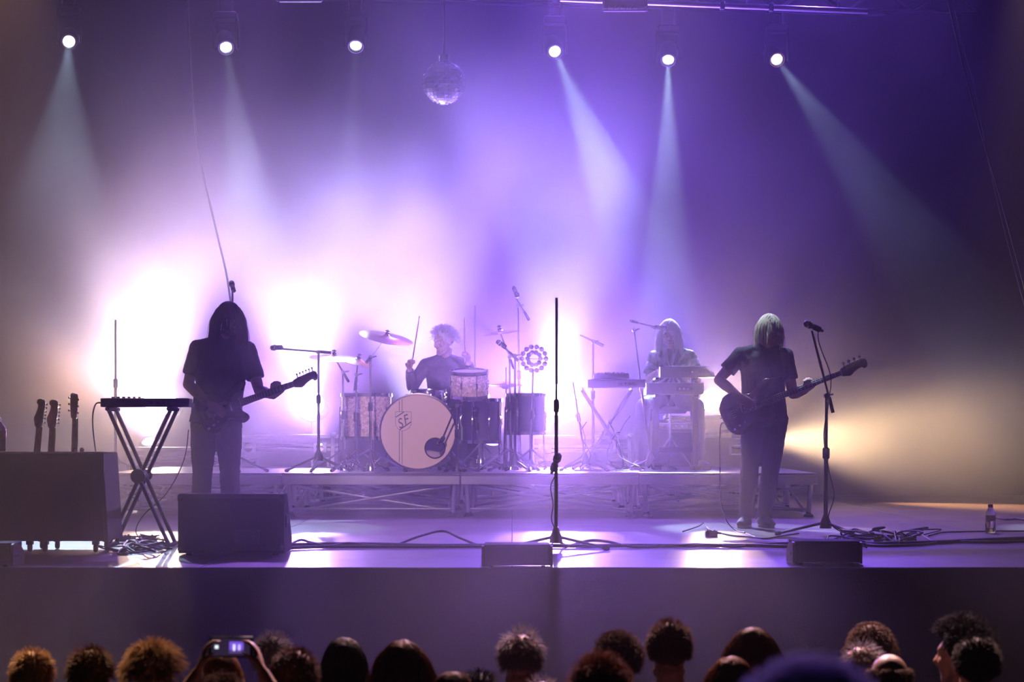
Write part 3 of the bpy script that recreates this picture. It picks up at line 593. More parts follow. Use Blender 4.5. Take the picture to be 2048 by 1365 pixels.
def hairs(P, root, style, m, n=900, seed=1, L=.05, r=.0022, cap=True, inflate=1.0, fringe=-.04):
    rnd = random.Random(seed); T = headmtx(P); inv = T.to_3x3().inverted(); down = (inv @ V((0, 0, -1))).normalized(); R = V((.078, .097, .090)) * inflate
    def keep(d):
        if style == 'ring': return d.y > -.35 and -.55 < d.z < .33
        if style == 'thin': return (d.y > -.2 and -.5 < d.z) and (d.z < .5 or rnd.random() < .45)
        f = -.30 if style in ('long', 'bob') else -.45
        return not (d.y < f and d.z < .52) and d.z > (-.45 if d.y > 0 else -.3) and not (abs(d.x) > .8 and d.y < .1 and d.z < -.1 and style not in ('long', 'bob'))
    g = G()
    if cap:
        z = .036 if style not in ('ring',) else -.01
        c = G(); c.ball((0, .022, z), (R.x * 1.03, R.y * 1.0, R.z * (1.02 if style != 'ring' else .62)), 18, 12, T)
        if style in ('long', 'bob'):
            Ls = L
            for s in (-1, 1):
                p0 = T @ V((s * .058, .012, .03)); c.loft([p0, p0 + V((0, .005, -.5 * Ls)) + (T.to_3x3() @ V((s * .022, .01, 0))), p0 + V((0, .01, -Ls * .85)) + (T.to_3x3() @ V((s * .018, .01, 0)))], [.032, .036, .016], n=10)
            p0 = T @ V((0, .05, .02)); c.loft([p0, p0 + V((0, .03, -.5 * Ls)), p0 + V((0, .02, -Ls * .9))], [.07, .085, .05], [.04, .04, .02], (1, 0, 0), n=12)
        o = c.skin('hair', m, root, .009, 3, .005 if style != 'ring' else .001, 30, seed)
    while n > 0:
        d = V((rnd.gauss(0, 1), rnd.gauss(0, 1), rnd.gauss(0, 1))).normalized()
        if not keep(d): continue
        n -= 1; p = SK + V((d.x * R.x, d.y * R.y, d.z * R.z)); l = L * rnd.uniform(.65, 1.15); pts = [p]
        j = V((rnd.uniform(-1, 1), rnd.uniform(-1, 1), rnd.uniform(-1, 1)))
        if style in ('long', 'bob'):
            side = V((d.x * .9, d.y * .6 + .15, d.z * .1)).normalized(); k = 7; dirn = (d * .6 + side * .5 + j * .18).normalized()
            for i in range(k):
                dirn = (dirn * .5 + down * .62 + j * .06).normalized(); p = p + dirn * (l / k)
                q = p - SK; e = math.sqrt((q.x / R.x) ** 2 + (q.y / R.y) ** 2 + (q.z / R.z) ** 2)
                if e < 1.09: p = SK + q * (1.09 / max(e, .01))
                if p.z < fringe and p.y < -.05 and abs(p.x) < .055: p.x = math.copysign(.06, p.x if p.x else 1)
                pts.append(p)
        elif style == 'curly':
            u, w = perp(d); a0 = rnd.uniform(0, 6.28); dirn = (d * .9 + V((0, .1, .25)) + j * .35).normalized()
            for i in range(1, 6): 
                a = a0 + i * 1.5; pts.append(p + dirn * (l * i / 5) + (u * math.cos(a) + w * math.sin(a)) * .009)
        elif style == 'spiky':
            dirn = (d + V((0, .05, .55)) + j * .33).normalized()
            for i in range(1, 4): pts.append(p + dirn * (l * i / 3) + down * (.004 * i * i))
        else:
            tg_ = down - d * down.dot(d) + V((0, .25, 0)); dirn = (d * (.42 if style == 'short' else .3) + tg_ * .75 + j * .3).normalized()
            for i in range(1, 4): pts.append(p + dirn * (l * i / 3) + d * (.004 * i))
        m_ = len(pts); g.loft([T @ q for q in pts], [r * (1 - .75 * i / (m_ - 1)) for i in range(m_)], n=3, cap=False)
    s = g.build('hair_strands' if cap else 'hair', m, o if cap else root, ang=180); s['kind'] = 'stuff'
    return s
# ---- left guitarist
Yg = 16.5; Xg = px(432, Yg)
PG = dict(pel=(.0, .02, .90), che=(.045, .0, 1.27), nk=(.075, -.02, 1.475), hd=(.10, -.085, 1.615), look=(12, 26, 6), shL=(.235, .0, 1.395), shR=(-.135, .0, 1.405),
          elL=(.33, -.06, 1.09), wrL=(.465, -.235, 1.045), elR=(-.215, .04, 1.135), wrR=(-.01, -.295, .985), hipL=(.09, .02, .86), hipR=(-.09, .02, .86), knL=(.105, -.03, .46), knR=(-.10, -.02, .46), anL=(.12, .02, .075), anR=(-.13, .03, .075),
          toeL=(.25, -1, 0), toeR=(-.3, -1, 0), handL=((.12, -.72, .55), (0, .6, .75), 1, (55, 62, 40), 1.0) if False else ((.12, -.72, .55), (0, .6, .75), -1, (50, 60, 40)), handR=((.85, -.1, -.5), (0, 1, 0), -1, (25, 40, 25)), build=1.03)
tg = thing('person', 'guitarist in a black tee with long dark hair hanging, head bowed, behind the big wedge', 'person', (Xg, Yg, 0))
person_mesh(PG, tg); shirt(PG, tg, 'tee', sl=.72, hem=.07, loose=.012); trousers(PG, tg, 'denim', flare=.012); shoes(PG, tg, 'shoed')
hairs(PG, tg, 'long', 'hdark', 1500, 5, .30, .0022, inflate=1.08)
# ---- bass player
Yb = 17.9; Xb = px(1520, Yb)
PB = dict(pel=(.04, .02, .93), che=(.02, .0, 1.27), nk=(.045, -.02, 1.46), hd=(.065, -.075, 1.595), look=(14, 24, 4), shL=(.205, .0, 1.395), shR=(-.155, .0, 1.405),
          elL=(.262, -.05, 1.085), wrL=(.335, -.235, 1.105), elR=(-.335, .02, 1.20), wrR=(-.19, -.25, 1.06), hipL=(.125, .02, .88), hipR=(-.045, .02, .88), knL=(.085, -.01, .47), knR=(-.085, -.02, .48), anL=(.035, .03, .075), anR=(-.115, .0, .075),
          toeL=(.25, -1, 0), toeR=(-.35, -1, 0), handL=((.12, -.72, .55), (0, .6, .75), -1, (50, 60, 40)), handR=((.75, -.15, -.55), (0, 1, 0), -1, (25, 45, 30)), build=.97)
tb = thing('person', 'bass player in a black tee with blond bobbed hair and pale shoes, facing the hall', 'person', (Xb, Yb, 0))
person_mesh(PB, tb); shirt(PB, tb, 'tee', sl=.62, hem=.06, loose=.014, seed=4); trousers(PB, tb, 'denim', flare=0, seed=9); shoes(PB, tb, 'shoe')
hairs(PB, tb, 'bob', 'hblond', 1500, 8, .17, .0022, inflate=1.1, fringe=.03)
# ---- drummer (on the riser, on a stool)
Yd = 22.0; Xd = px(890, Yd)
PD = dict(pel=(.0, .12, .60), che=(.0, .02, .94), nk=(.0, -.01, 1.12), hd=(-.01, -.06, 1.275), hs=1.12, look=(-48, 12, -4), shL=(.19, .01, 1.045), shR=(-.19, .01, 1.045), elL=(.30, -.05, .82), elR=(-.33, -.04, .83), wrL=(.235, -.26, 1.075), wrR=(-.345, -.25, 1.0),
          hipL=(.10, .12, .57), hipR=(-.10, .12, .57), knL=(.27, -.25, .55), knR=(-.27, -.25, .55), anL=(.30, -.27, .09), anR=(-.28, -.32, .09), toeL=(.2, -1, 0), toeR=(-.2, -1, 0),
          handL=((-.15, -.35, .8), (-.55, -.6, -.3), 1, (70, 80, 50)), handR=((.15, -.35, .8), (.55, -.6, -.3), -1, (70, 80, 50)), build=1.03, ground=0)
td = thing('person', 'drummer with spiky pale hair and open dark shirt, both sticks raised behind the kit', 'person', (Xd, Yd, RT))
person_mesh(PD, td); shirt(PD, td, 'shirt', sl=1.05, hem=.05, seed=2); trousers(PD, td); shoes(PD, td, 'shoed')
hairs(PD, td, 'spiky', 'hwhite', 1300, 3, .075, .0022)
# ---- keyboard player (perched on a high stool)
Yk = 22.4; Xk = px(1342, Yk)
PK = dict(pel=(.0, .12, .76), che=(.02, -.02, 1.03), nk=(.0, -.08, 1.215), hd=(-.03, -.17, 1.375), look=(-8, 14, 0), shL=(.20, -.06, 1.135), shR=(-.17, -.06, 1.135), elL=(.25, -.2, .90), elR=(-.24, -.2, .90), wrL=(.16, -.43, .985), wrR=(-.14, -.43, .985),
          hipL=(.10, .10, .72), hipR=(-.10, .10, .72), knL=(.24, -.32, .635), knR=(-.30, -.32, .635), anL=(.27, -.28, .09), anR=(-.33, -.24, .09), toeL=(.35, -1, 0), toeR=(-.3, -1, 0),
          handL=((0, -1, -.1), (0, 0, -1), -1, (20, 30, 20)), handR=((0, -1, -.1), (0, 0, -1), 1, (20, 30, 20)), ground=0)
tk = thing('person', 'keyboard player with long white hair and tie dyed tee, singing into a boom microphone', 'person', (Xk, Yk, RT))
person_mesh(PK, tk); shirt(PK, tk, 'tiedye', sl=.75, hem=.06, loose=.02, wr=.011, seed=7); trousers(PK, tk, 'jeans'); shoes(PK, tk, 'shoed')
hairs(PK, tk, 'long', 'hwhite', 1700, 6, .25, .0022, inflate=1.12, fringe=.05)
# ---------------------------------------------------------------- guitars
BODY = [(-.21, 0), (-.20, .09), (-.14, .15), (-.06, .155), (.01, .115), (.06, .105), (.12, .135), (.19, .165), (.228, .15), (.205, .11), (.155, .06), (.14, .03), (.14, -.03), (.145, -.06), (.178, -.10), (.172, -.135), (.12, -.15), (.07, -.115), (.02, -.105), (-.05, -.15), (-.13, -.16), (-.19, -.11)]
HEAD6 = [(0, .022), (.035, .036), (.09, .042), (.17, .046), (.2, .034), (.203, .0), (.19, -.024), (.168, -.028), (.152, -.012), (.10, -.026), (.06, -.044), (.03, -.036), (0, -.022)]
HEAD33 = [(0, .022), (.03, .034), (.12, .044), (.165, .04), (.172, .014), (.16, 0), (.172, -.014), (.165, -.04), (.12, -.044), (.03, -.034), (0, -.022)]
def guitar(name, label, mtx, sc, nut, pegs, bodym, headout=HEAD6, full=True, cat='guitar', scb=1.0, neckm='maple'):
    t = thing(name, label, cat, mtx=mtx @ Matrix.Scale(sc, 4))
    ou = spline([(x * scb, y * scb, 0) for x, y in BODY], 5, True); ou = ou[::-1]
    G().prism(ou, -.022, .022, bev=.008).build('body', bodym, t, ang=50)
    nk = G(); nk.loft([(.10, 0, .012), (.2, 0, .016), (nut * .8, 0, .016), (nut, 0, .016)], [.028, .028, .0235, .0215], [.012, .013, .0125, .012], (0, 1, 0), n=14); nk.build('neck', neckm, t)
    G().add([(.07, -.029, .026), (nut, -.0215, .026), (nut, .0215, .026), (.07, .029, .026), (.07, -.029, .032), (nut, -.0215, .032), (nut, .0215, .032), (.07, .029, .032)], [(0, 3, 2, 1), (4, 5, 6, 7), (0, 1, 5, 4), (1, 2, 6, 5), (2, 3, 7, 6), (3, 0, 4, 7)]).build('fretboard', 'rose', t, smooth=False)
    fr = G()
    for k in range(1, 21):
        x = nut - (nut + .05) * (1 - 2 ** (-k / 12)); fr.box((x, 0, .0325), (.002, .044, .002))
    tag(fr.build('frets', 'string', t, smooth=False), kind='stuff')
    hd = G(); o = spline([(nut + x * (1.15 if pegs == 4 else 1), y * (1.1 if pegs == 4 else 1), 0) for x, y in headout], 3, True)[::-1]; hd.prism(o, .002, .018, bev=.003)
    h = hd.build('headstock', neckm, t, ang=50)
    for k in range(pegs):
        if headout is HEAD6: x = nut + .045 + k * (.026 if pegs == 6 else .048); y0, sy = .036 + .0012 * k, 1
        else: x = nut + .045 + (k // 2) * .045; sy = 1 if k % 2 else -1; y0 = .036 * sy
        kg = G().tube((x, y0 * (1 if headout is HEAD6 else 1), .008), (x, y0 + sy * .02, .006), .003 * (1.5 if pegs == 4 else 1), n=6)
        q = 1.7 if pegs == 4 else 1.0
        kg.ball((x, y0 + sy * (.026 + .004 * q), .006), (.008 * q, .008 * q, .0045 * q), 8, 6); kg.build('tuner', 'chrome', h)
        G().tube((x, y0 - sy * .012, .016), (x, y0 - sy * .012, .026), .0035, n=6).build('string_post', 'chrome', h)
    if full:
        gu = spline([(x * scb * .86 + .006, y * scb * (.8 if y < 0 else .55), 0) for x, y in BODY[5:] + BODY[:2]], 3, True)[::-1]
        G().prism(gu, .0215, .0245).build('pickguard', 'guard', t)
        for x in ((-.075, .0, .07) if pegs == 6 else (-.01, .05)): G().box((x * scb, 0, .026), (.018, .074, .012), Matrix.Rotation(0, 4, 'Z'), bev=.004).build('pickup', 'white' if pegs == 6 else 'plastic', t)
        G().box((-.13 * scb, 0, .026), (.05, .078, .012), bev=.003).build('bridge', 'chrome', t)
        for k in range(3): G().lathe([(.011, 0), (.011, .01), (.008, .014)], ((-.06 - .045 * k) * scb, (-.085 - .012 * k) * scb, .023), n=12).build('knob', 'white', t)
        G().tube((.0, -.09 * scb, .024), (.01, -.095 * scb, .04), .003).build('switch', 'chrome', t)
    for k in range(pegs):
        w = (k - (pegs - 1) / 2) / (pegs - 1); G().tube((-.13 * scb, w * .054, .035), (nut + .01, w * .036, .0345), .0007 if pegs == 6 else .0012, n=3).build('string', 'string', t)
    return t
def strap(t, pts, w=.025):
    inv = t.matrix_world.inverted(); p = [inv @ V(q) for q in spline(pts, 8)]; k = 1 / t.matrix_world.to_scale().x
    nn = inv.to_3x3() @ V((0, 1, 0))
    g = G(); g.loft(p, w * k, .002 * k, n=8); return g.build('strap', 'strap', t)
og = V((Xg, Yg, 0)); mg = basis((.705, -.15, .244), (.1, -1, .18), og + V((.086, -.205, .945)))
gt = guitar('electric_guitar', 'dark electric guitar held by the guitarist behind the big wedge', mg, .955, .60, 6, 'gbody', neckm='rose')
bpy.context.view_layer.update()
strap(gt, [gt.matrix_world @ V((.215, .15, 0)), og + V((.225, -.165, 1.22)), og + V((.20, -.09, 1.40)), og + V((.155, .0, 1.475)), og + V((.10, .115, 1.33)), og + V((-.04, .155, 1.08)), og + V((-.14, .03, .96)), gt.matrix_world @ V((-.212, 0, 0))])
ob = V((Xb, Yb, 0)); mb = basis((.97, -.15, .378), (.1, -1, .12), ob + V((-.115, -.205, .965)))
bt = guitar('bass_guitar', 'dark red bass guitar slung on the bass player, neck pointing up right', mb, .96, .82, 4, 'gbody2', scb=1.12, cat='bass guitar', neckm='rose')
bpy.context.view_layer.update()
strap(bt, [bt.matrix_world @ V((.245, .17, 0)), ob + V((.18, -.165, 1.25)), ob + V((.165, -.08, 1.41)), ob + V((.12, .0, 1.465)), ob + V((.05, .12, 1.32)), ob + V((-.10, .15, 1.10)), ob + V((-.2, .02, .97)), bt.matrix_world @ V((-.236, 0, 0))])
# open guitar trunk at the left with three guitars standing in it
yt = 14.2; t = thing('open_trunk', 'big black open trunk at the left with three guitar necks sticking out', 'trunk', (px(92, yt), yt, 0))
w0, w1 = px(-40, yt) - px(92, yt), px(206, yt) - px(92, yt); zt = pz(906, yt); zb = .075; dp = .52
def wall(n, lo, hi): return G().box([(a + b) / 2 for a, b in zip(lo, hi)], [b - a for a, b in zip(lo, hi)], bev=.006).build(n, 'tolex', t)
wall('panel', (w0, 0, zb), (w1, .02, zt)); wall('panel', (w0, dp - .02, zb), (w1, dp, zt)); wall('panel', (w0, .02, zb), (w0 + .02, dp - .02, zt)); wall('panel', (w1 - .02, .02, zb), (w1, dp - .02, zt)); wall('base_panel', (w0 + .02, .02, zb), (w1 - .02, dp - .02, zb + .025))
G().add([(w1, 0, zb), (w1 + .035, 0, zb), (w1, 0, zt - .01), (w1, dp, zb), (w1 + .035, dp, zb), (w1, dp, zt - .01)], [(0, 1, 2), (3, 5, 4), (1, 4, 5, 2), (0, 3, 4, 1), (0, 2, 5, 3)]).build('side_flap', 'tolex', t, smooth=False)
for x in (w0, w1):
    G().box((x, .0, (zb + zt) / 2), (.014, .014, zt - zb), bev=.003).build('edge_trim', 'steel', t)
G().box(((w0 + w1) / 2, .0, zt), (w1 - w0, .016, .012), bev=.003).build('edge_trim', 'alu', t)
for x in (w0 + .12, px(55, yt) - px(92, yt), px(86, yt) - px(92, yt), w1 - .06):
    for y in (.07, dp - .07):
        c = G().lathe([(.026, -.012), (.03, 0), (.026, .012)], (x, y, .03), (1, 0, 0), 12).build('castor', 'rubber', t); G().box((x, y, .062), (.04, .05, .026)).build('fork', 'steel', c)
for x in (150, 163): G().lathe([(.012, 0), (.014, .02), (.007, .028)], (px(x, yt) - px(92, yt), .012, zt + .004), n=10).build('catch', 'chrome', t)
for (bx, hx, hy, lab, hm, yy, rz) in ((66, 79, 799, 'leftmost of three guitars standing in the black trunk', HEAD6, 14.42, 35), (95, 104, 801, 'middle one of three guitars standing in the black trunk', HEAD6, 14.46, 30), (140, 146, 788, 'rightmost of three guitars in the trunk, tuners on both sides', HEAD33, 14.5, 50)):
    top = at(hx, hy, yy); bot = V((px(bx, yy), yy + .05, pz(905, yy))); d = (top - bot).normalized(); Lh = .80 if hm is HEAD6 else .77; s_ = .93 if hy > 790 else .965
    c = top - d * (Lh * s_); a = math.radians(rz)
    guitar('electric_guitar', lab, basis(d, (math.sin(a), math.cos(a), 0), c), s_, .60, 6, 'gbody', headout=hm, full=False)
# ---------------------------------------------------------------- stands and microphones
def mic_stand(label, loc, top, boom=None, legs=(90, 210, 330), ll=.30, hub=.11, m='plastic', name='microphone_stand', cat='microphone stand', braced=False, r=.011, tail=.15, hubm=None):
    t = thing(name, label, cat, loc); top = V(top); b = V((top.x * .05, 0, hub))
    G().lathe([(.045, -.045), (.04, 0), (.022, .045), (.016, .06)], b, n=14).build('hub', hubm or m, t)
    for a in legs:
        a = math.radians(a); e = V((ll * math.cos(a), ll * math.sin(a), .012))
        lg = G(); s = b + V((0, 0, .0 if not braced else .16))
        if braced:
            n = perp(e - s)[0] if False else V((-math.sin(a), math.cos(a), 0))
            for k in (-1, 1): lg.tube(s + n * .012 * k, e + n * .012 * k, .006, n=6)
            lg = lg.build('leg', m, t); bb = G(); bb.tube(b - V((0, 0, .04)), s.lerp(e, .55), .006, n=6); bb.build('brace', m, lg)
        else: lg = lg.tube(s, e, .010, n=8).build('leg', m, t)
        G().lathe([(.013, -.03), (.016, -.01), (.016, .012), (.008, .016)], e, (e - s), n=10).build('foot', 'rubber', lg)
    mid = b.lerp(top, .55)
    G().tube(b, mid, r * 1.25, n=10).build('lower_pole', m, t); G().tube(mid, top, r * .9, n=10).build('upper_pole', m, t)
    G().lathe([(r * 1.3, -.05), (r * 2, -.04), (r * 2, .03), (r * 1.2, .04)], mid, top - b, n=12).build('clutch', 'plastic', t)
    if boom:
        a, e = V(boom[0]), V(boom[1]); d = (e - a).normalized(); n = d.cross(V((0, 1, 0))).normalized()
        G().tube(a, e, .0085, n=8).build('boom', m, t); G().tube(a, a + d * .12, .014, n=10).build('counterweight', 'rubber', t)
        k = G().tube(top + V((0, -.028, 0)), top + V((0, .028, 0)), .02, n=12).build('boom_joint', 'plastic', t); G().tube(top + V((.0, .03, 0)), top + V((.055, .03, .012)), .007, n=8).build('wing_handle', 'plastic', k)
    return t
def microphone(label, p, d, L=.16, m='plastic', cat='microphone'):
    d = V(d).normalized(); t = thing('microphone', label, cat, p)
    G().lathe([(.0, -L), (.010, -L), (.012, -L * .9), (.018, -.045), (.021, -.04)], ax=d, n=14).build('handle', m, t)
    G().lathe([(.021, -.04), (.027, -.03), (.028, -.012), (.024, .012), (.012, .022), (0, .024)], ax=d, n=16).build('grille', 'steel', t)
    G().lathe([(.0285, -.022), (.0295, -.018), (.0285, -.012)], ax=d, n=16).build('band', 'chrome', t)
    c = V((0, 0, 0)) - d * L * .62
    G().lathe([(.017, -.03), (.022, -.025), (.022, .025), (.017, .03)], c, d, n=12).build('clip', 'rubber', t)
    return t
# right: the bass player's vocal stand
Ym = 16.5; xm = px(1651, Ym); jr = V((.008, 0, pz(792, Ym)))
mic_stand('black tripod microphone stand with angled boom right of the bass player', (xm, Ym, 0), jr, ((px(1666, Ym) - xm, 0, pz(826, Ym)), (px(1622, Ym) - xm, -.04, pz(662, Ym))), legs=(172, 300, 50), ll=.36, hub=.10, r=.013)
e = V((xm + px(1622, Ym) - xm, Ym - .04, pz(656, Ym)))
microphone('vocal microphone on the boom right of the bass player', V((px(1611, Ym), Ym - .05, pz(649, Ym))), (-.85, -.1, .35), .14)
cable([e + V((.05, .01, -.0)), e + V((.055, .0, -.12)), V((xm + .035, Ym - .015, 1.2)), V((xm + .02, Ym - .02, 1.0)), V((xm - .015, Ym - .02, .75)), V((xm + .02, Ym - .02, .5)), V((xm + .06, Ym - .03, .3)), V((xm + .02, Ym - .03, .12)), V((xm + .15, Ym - .1, .02)), V((xm + .5, Ym - .2, .008))], .0045, 'thin cable hanging down the boom stand right of the bass player', 'microphone_cable')
# centre front: straight stand
Yc = 14.55; xc = px(1112, Yc)
mic_stand('tall straight black microphone stand at centre front behind the small speaker', (xc, Yc, 0), (.004, 0, pz(596, Yc)), None, legs=(-8, 175, 80), ll=.34, hub=.09, r=.010)
t = microphone('microphone in a clip halfway down the centre front stand', V((xc + .012, Yc - .04, pz(915, Yc) + .005)), (.3, -.5, .8), .14)
cable([(xc + .0, Yc - .045, .5), (xc - .035, Yc - .03, .42), (xc - .02, Yc - .025, .3), (xc - .03, Yc - .02, .2), (xc + .0, Yc - .03, .09), (xc - .1, Yc - .1, .008), (xc - .4, Yc - .12, .006)], .004, 'thin cable drooping down the centre front microphone stand', 'microphone_cable')
# stands on the riser, left
Ys = 20.6
def rz_(y, Y): return pz(y, Y) - RT
mic_stand('thin tall black stand on the riser at far left before the warm lamp', (px(231, 20.9), 20.9, RT), (.0, 0, rz_(640, 20.9)), None, legs=(20, 140, 265), ll=.26)
x_ = px(468, Ys); mic_stand('black tripod stand on the riser directly behind the left guitarist', (x_, Ys, RT), (-.015, 0, rz_(580, Ys)), None, legs=(-15, 200, 285), ll=.33, hub=.16)
microphone('small bright microphone above the left guitarist\'s head', at(463, 566, Ys), (-.2, -.3, .9), .1, 'white')
x_ = px(637, Ys); mic_stand('black stand with a level boom reaching left, beside the violet white lamp', (x_, Ys, RT), (0, 0, rz_(705, Ys)), ((px(662, Ys) - x_, 0, rz_(706, Ys)), (px(552, Ys) - x_, .0, rz_(697, Ys))), legs=(188, 262, 20), ll=.30, hub=.15)
microphone('slim microphone on the level boom left of the drums', at(545, 696, Ys), (-1, -.05, -.05), .1)
# ---------------------------------------------------------------- drum kit
def drum(name, label, c, r, dp, ax, shell, head, cat='drum', lugs=8, mtx=None):
    """c centre of the front/top head, ax outward axis; shell, two heads, two hoops, lugs with tension rods"""
    ax = V(ax).normalized(); t = thing(name, label, cat, c); x, y = perp(ax)
    G().lathe([(r - .012, -.01), (r, -.008), (r, -dp + .008), (r - .012, -dp + .01)], ax=ax, n=40, cap=False).build('shell', shell, t)
    for z, nm in ((0, 'top_head'), (-dp, 'bottom_head')):
        s = 1 if z == 0 else -1
        G().lathe([(r - .002, z - s * .006), (r - .006, z), (0, z + s * .001)] if s > 0 else [(0, z - .001), (r - .006, z), (r - .002, z + .006)], ax=ax, n=40).build(nm, head, t)
        G().lathe([(r + .004, z - s * .022), (r + .014, z - s * .02), (r + .014, z + s * .012), (r + .002, z + s * .014), (r - .0, z + s * .004)] if s > 0 else [(r - .0, z - .004), (r + .002, z - .014), (r + .014, z - .012), (r + .014, z + .02), (r + .004, z + .022)], ax=ax, n=40, cap=False).build('hoop', 'chrome' if name != 'bass_drum' else 'darkshell', t)
    for k in range(lugs):
        a = 2 * PI * (k + .5) / lugs; o = x * math.cos(a) + y * math.sin(a)
        lg = G().loft([o * r - ax * dp * .36, o * (r + .016) - ax * dp * .42, o * (r + .016) - ax * dp * .58, o * r - ax * dp * .64], [.009, .011, .011, .009], n=8).build('lug', 'chrome', t)
        G().tube(o * (r + .014) + ax * .016, o * (r + .014) - ax * (dp + .016), .004, n=6).build('tension_rod', 'chrome', lg)
    return t
Yf = 20.95; bc = at(836, 864, Yf); br = .355
# bass drum with a printed front head and port hole
t = drum('bass_drum', 'bass drum with cream front head, crest and port hole', bc, br, .42, (0, -1, 0), 'shell', 'headwhite', lugs=10)
for ch in list(t.children):
    if ch.name.startswith('top_head'): bpy.data.objects.remove(ch)
pcx, pcz, pr = px(870, Yf) - bc.x, pz(897, Yf) - bc.z, .095
bm = bmesh.new()
lo = [bm.verts.new((math.cos(2 * PI * k / 64) * (br - .004), -.003, math.sin(2 * PI * k / 64) * (br - .004))) for k in range(64)]
li = [bm.verts.new((pcx + math.cos(2 * PI * k / 32) * pr, -.003, pcz + math.sin(2 * PI * k / 32) * pr)) for k in range(32)]
ed = [bm.edges.new((l[i], l[(i + 1) % len(l)])) for l in (lo, li) for i in range(len(l))]
bmesh.ops.triangle_fill(bm, use_beauty=True, use_dissolve=False, edges=ed)
me = bpy.data.meshes.new('front_head'); bm.to_mesh(me); bm.free(); me.materials.append(M['drumhead']); fh = bpy.data.objects.new('front_head', me); C.objects.link(fh); fh.parent = t; fh['label'] = 'cream front head with a round port hole'
G().loft([(pcx + math.cos(2 * PI * k / 32) * pr, -.006, pcz + math.sin(2 * PI * k / 32) * pr) for k in range(32)], .007, n=8, closed=True).build('port_ring', 'print', t)
def flat(name, poly, y=-.0042, m='print'):
    n = len(poly); return G().add([(a, y, b) for a, b in poly] + [(a, y + .0008, b) for a, b in poly], [list(range(n)), list(range(n, 2 * n))[::-1]] + [(i, n + i, n + (i + 1) % n, (i + 1) % n) for i in range(n)]).build(name, m, fh, smooth=False)
def fpx(x, y): return (px(x, Yf) - bc.x, pz(y, Yf) - bc.z)
for x in (798.6, 804.2):
    a, b = px(x, Yf) - bc.x, .0028
    zt_ = math.sqrt(br * br - a * a) - .012
    flat('stripe', [(a - b, fpx(0, 824)[1]), (a + b, fpx(0, 824)[1]), (a + b, zt_), (a - b, zt_)]); flat('stripe', [(a - b, -zt_), (a + b, -zt_), (a + b, fpx(0, 862)[1]), (a - b, fpx(0, 862)[1])])
sh_ = [(791, 824), (822.5, 824), (822.5, 849), (819, 856), (812, 860.5), (803, 862.8), (797, 859), (792.5, 853), (791, 847)]
pts = [fpx(*p) for p in sh_]; g = G()
n_ = len(pts)
for i in range(n_):
    (x0, z0), (x1, z1) = pts[i], pts[(i + 1) % n_]; g.tube((x0, -.004, z0), (x1, -.004, z1), .0018, n=5)
g.build('crest_outline', 'print', fh)
def band(a, b, w):
    (x0, z0), (x1, z1) = fpx(*a), fpx(*b); flat('crest_band', [(x0, z0 - w), (x1, z1 - w), (x1, z1 + w), (x0, z0 + w)])
band((791.5, 835), (808, 824.5), .006); band((799, 860.5), (822, 844.5), .006)
for chx, (cx, cy) in (('S', (800.5, 848.5)), ('F', (811.5, 841))):
    cu = bpy.data.curves.new('letter', 'FONT'); cu.body = chx; cu.size = .135; cu.shear = .2; cu.align_x = 'CENTER'; cu.align_y = 'CENTER'; cu.extrude = .0005
    to = bpy.data.objects.new('letter', cu); C.objects.link(to); me = bpy.data.meshes.new_from_object(to.evaluated_get(bpy.context.evaluated_depsgraph_get())); bpy.data.objects.remove(to)
    me.materials.append(M['print']); o = bpy.data.objects.new('letter', me); C.objects.link(o); o.parent = fh; X_, Z_ = fpx(cx, cy); o.matrix_local = Matrix.Translation((X_, -.0046, Z_)) @ Matrix.Rotation(PI / 2, 4, 'X') @ Matrix.Rotation(.32, 4, 'Z') @ Matrix.Diagonal((.78, 1, 1, 1))
for s in (-1, 1): 
    sp = G().tube((s * br * .82, .12, -br * .5), (s * (br + .1), -.06, -(bc.z - RT) + .012), .009).build('spur', 'chrome', t); G().ball((s * (br + .1), -.06, -(bc.z - RT) + .014), .014, 8, 6).build('spur_tip', 'rubber', sp)
g = G(); g.ball((0, 0, 0), (.24, .13, .085), 18, 12)
for v in g.v: v += V((noise.noise(v * 9) * .02, noise.noise(v * 9 + V((4, 0, 0))) * .02, noise.noise(v * 11) * .018))
g.v = [v + V((0, 0, .0)) for v in g.v]
po = g.build('cushion', 'fabric'); po.location = (bc.x + .06, Yf + .2, bc.z - br + .095); tag(po, 'pale cushion inside the bass drum, seen through the port hole', 'cushion')
xk = px(914, 20.75); mic_stand('short stand with a boom microphone reaching into the bass drum', (xk, 20.7, RT), (0, 0, rz_(812, 20.7)), ((px(918, 20.7) - xk, 0, rz_(800, 20.7)), (px(883, 20.7) - xk, .06, rz_(882, 20.7))), legs=(0, 240, 290), ll=.2, hub=.05)
microphone('bass drum microphone poking at the port hole', V((px(879, 20.8), 20.83, pz(888, 20.8))), (-.35, .7, -.5), .12)
Yt = 21.15
drum('rack_tom', 'pink white sparkle rack tom right of the bass drum', V((px(938, Yt), Yt + .17, pz(743, Yt))), .178, .24, (0, -.16, 1), 'shell', 'headwhite')
t = mic_stand('chrome stand carrying the sparkle rack tom', (px(962, 21.35), 21.5, RT), (-.08, -.05, rz_(792, 21.4) - .02), None, legs=(90, 210, 330), ll=.26, m='chrome', name='tom_stand', cat='drum stand', braced=True)
microphone('small microphone under the sparkle rack tom', V((px(962, 21.5) - .05, 21.44, pz(818, 21.5))), (.1, -.2, .95), .09, 'white')
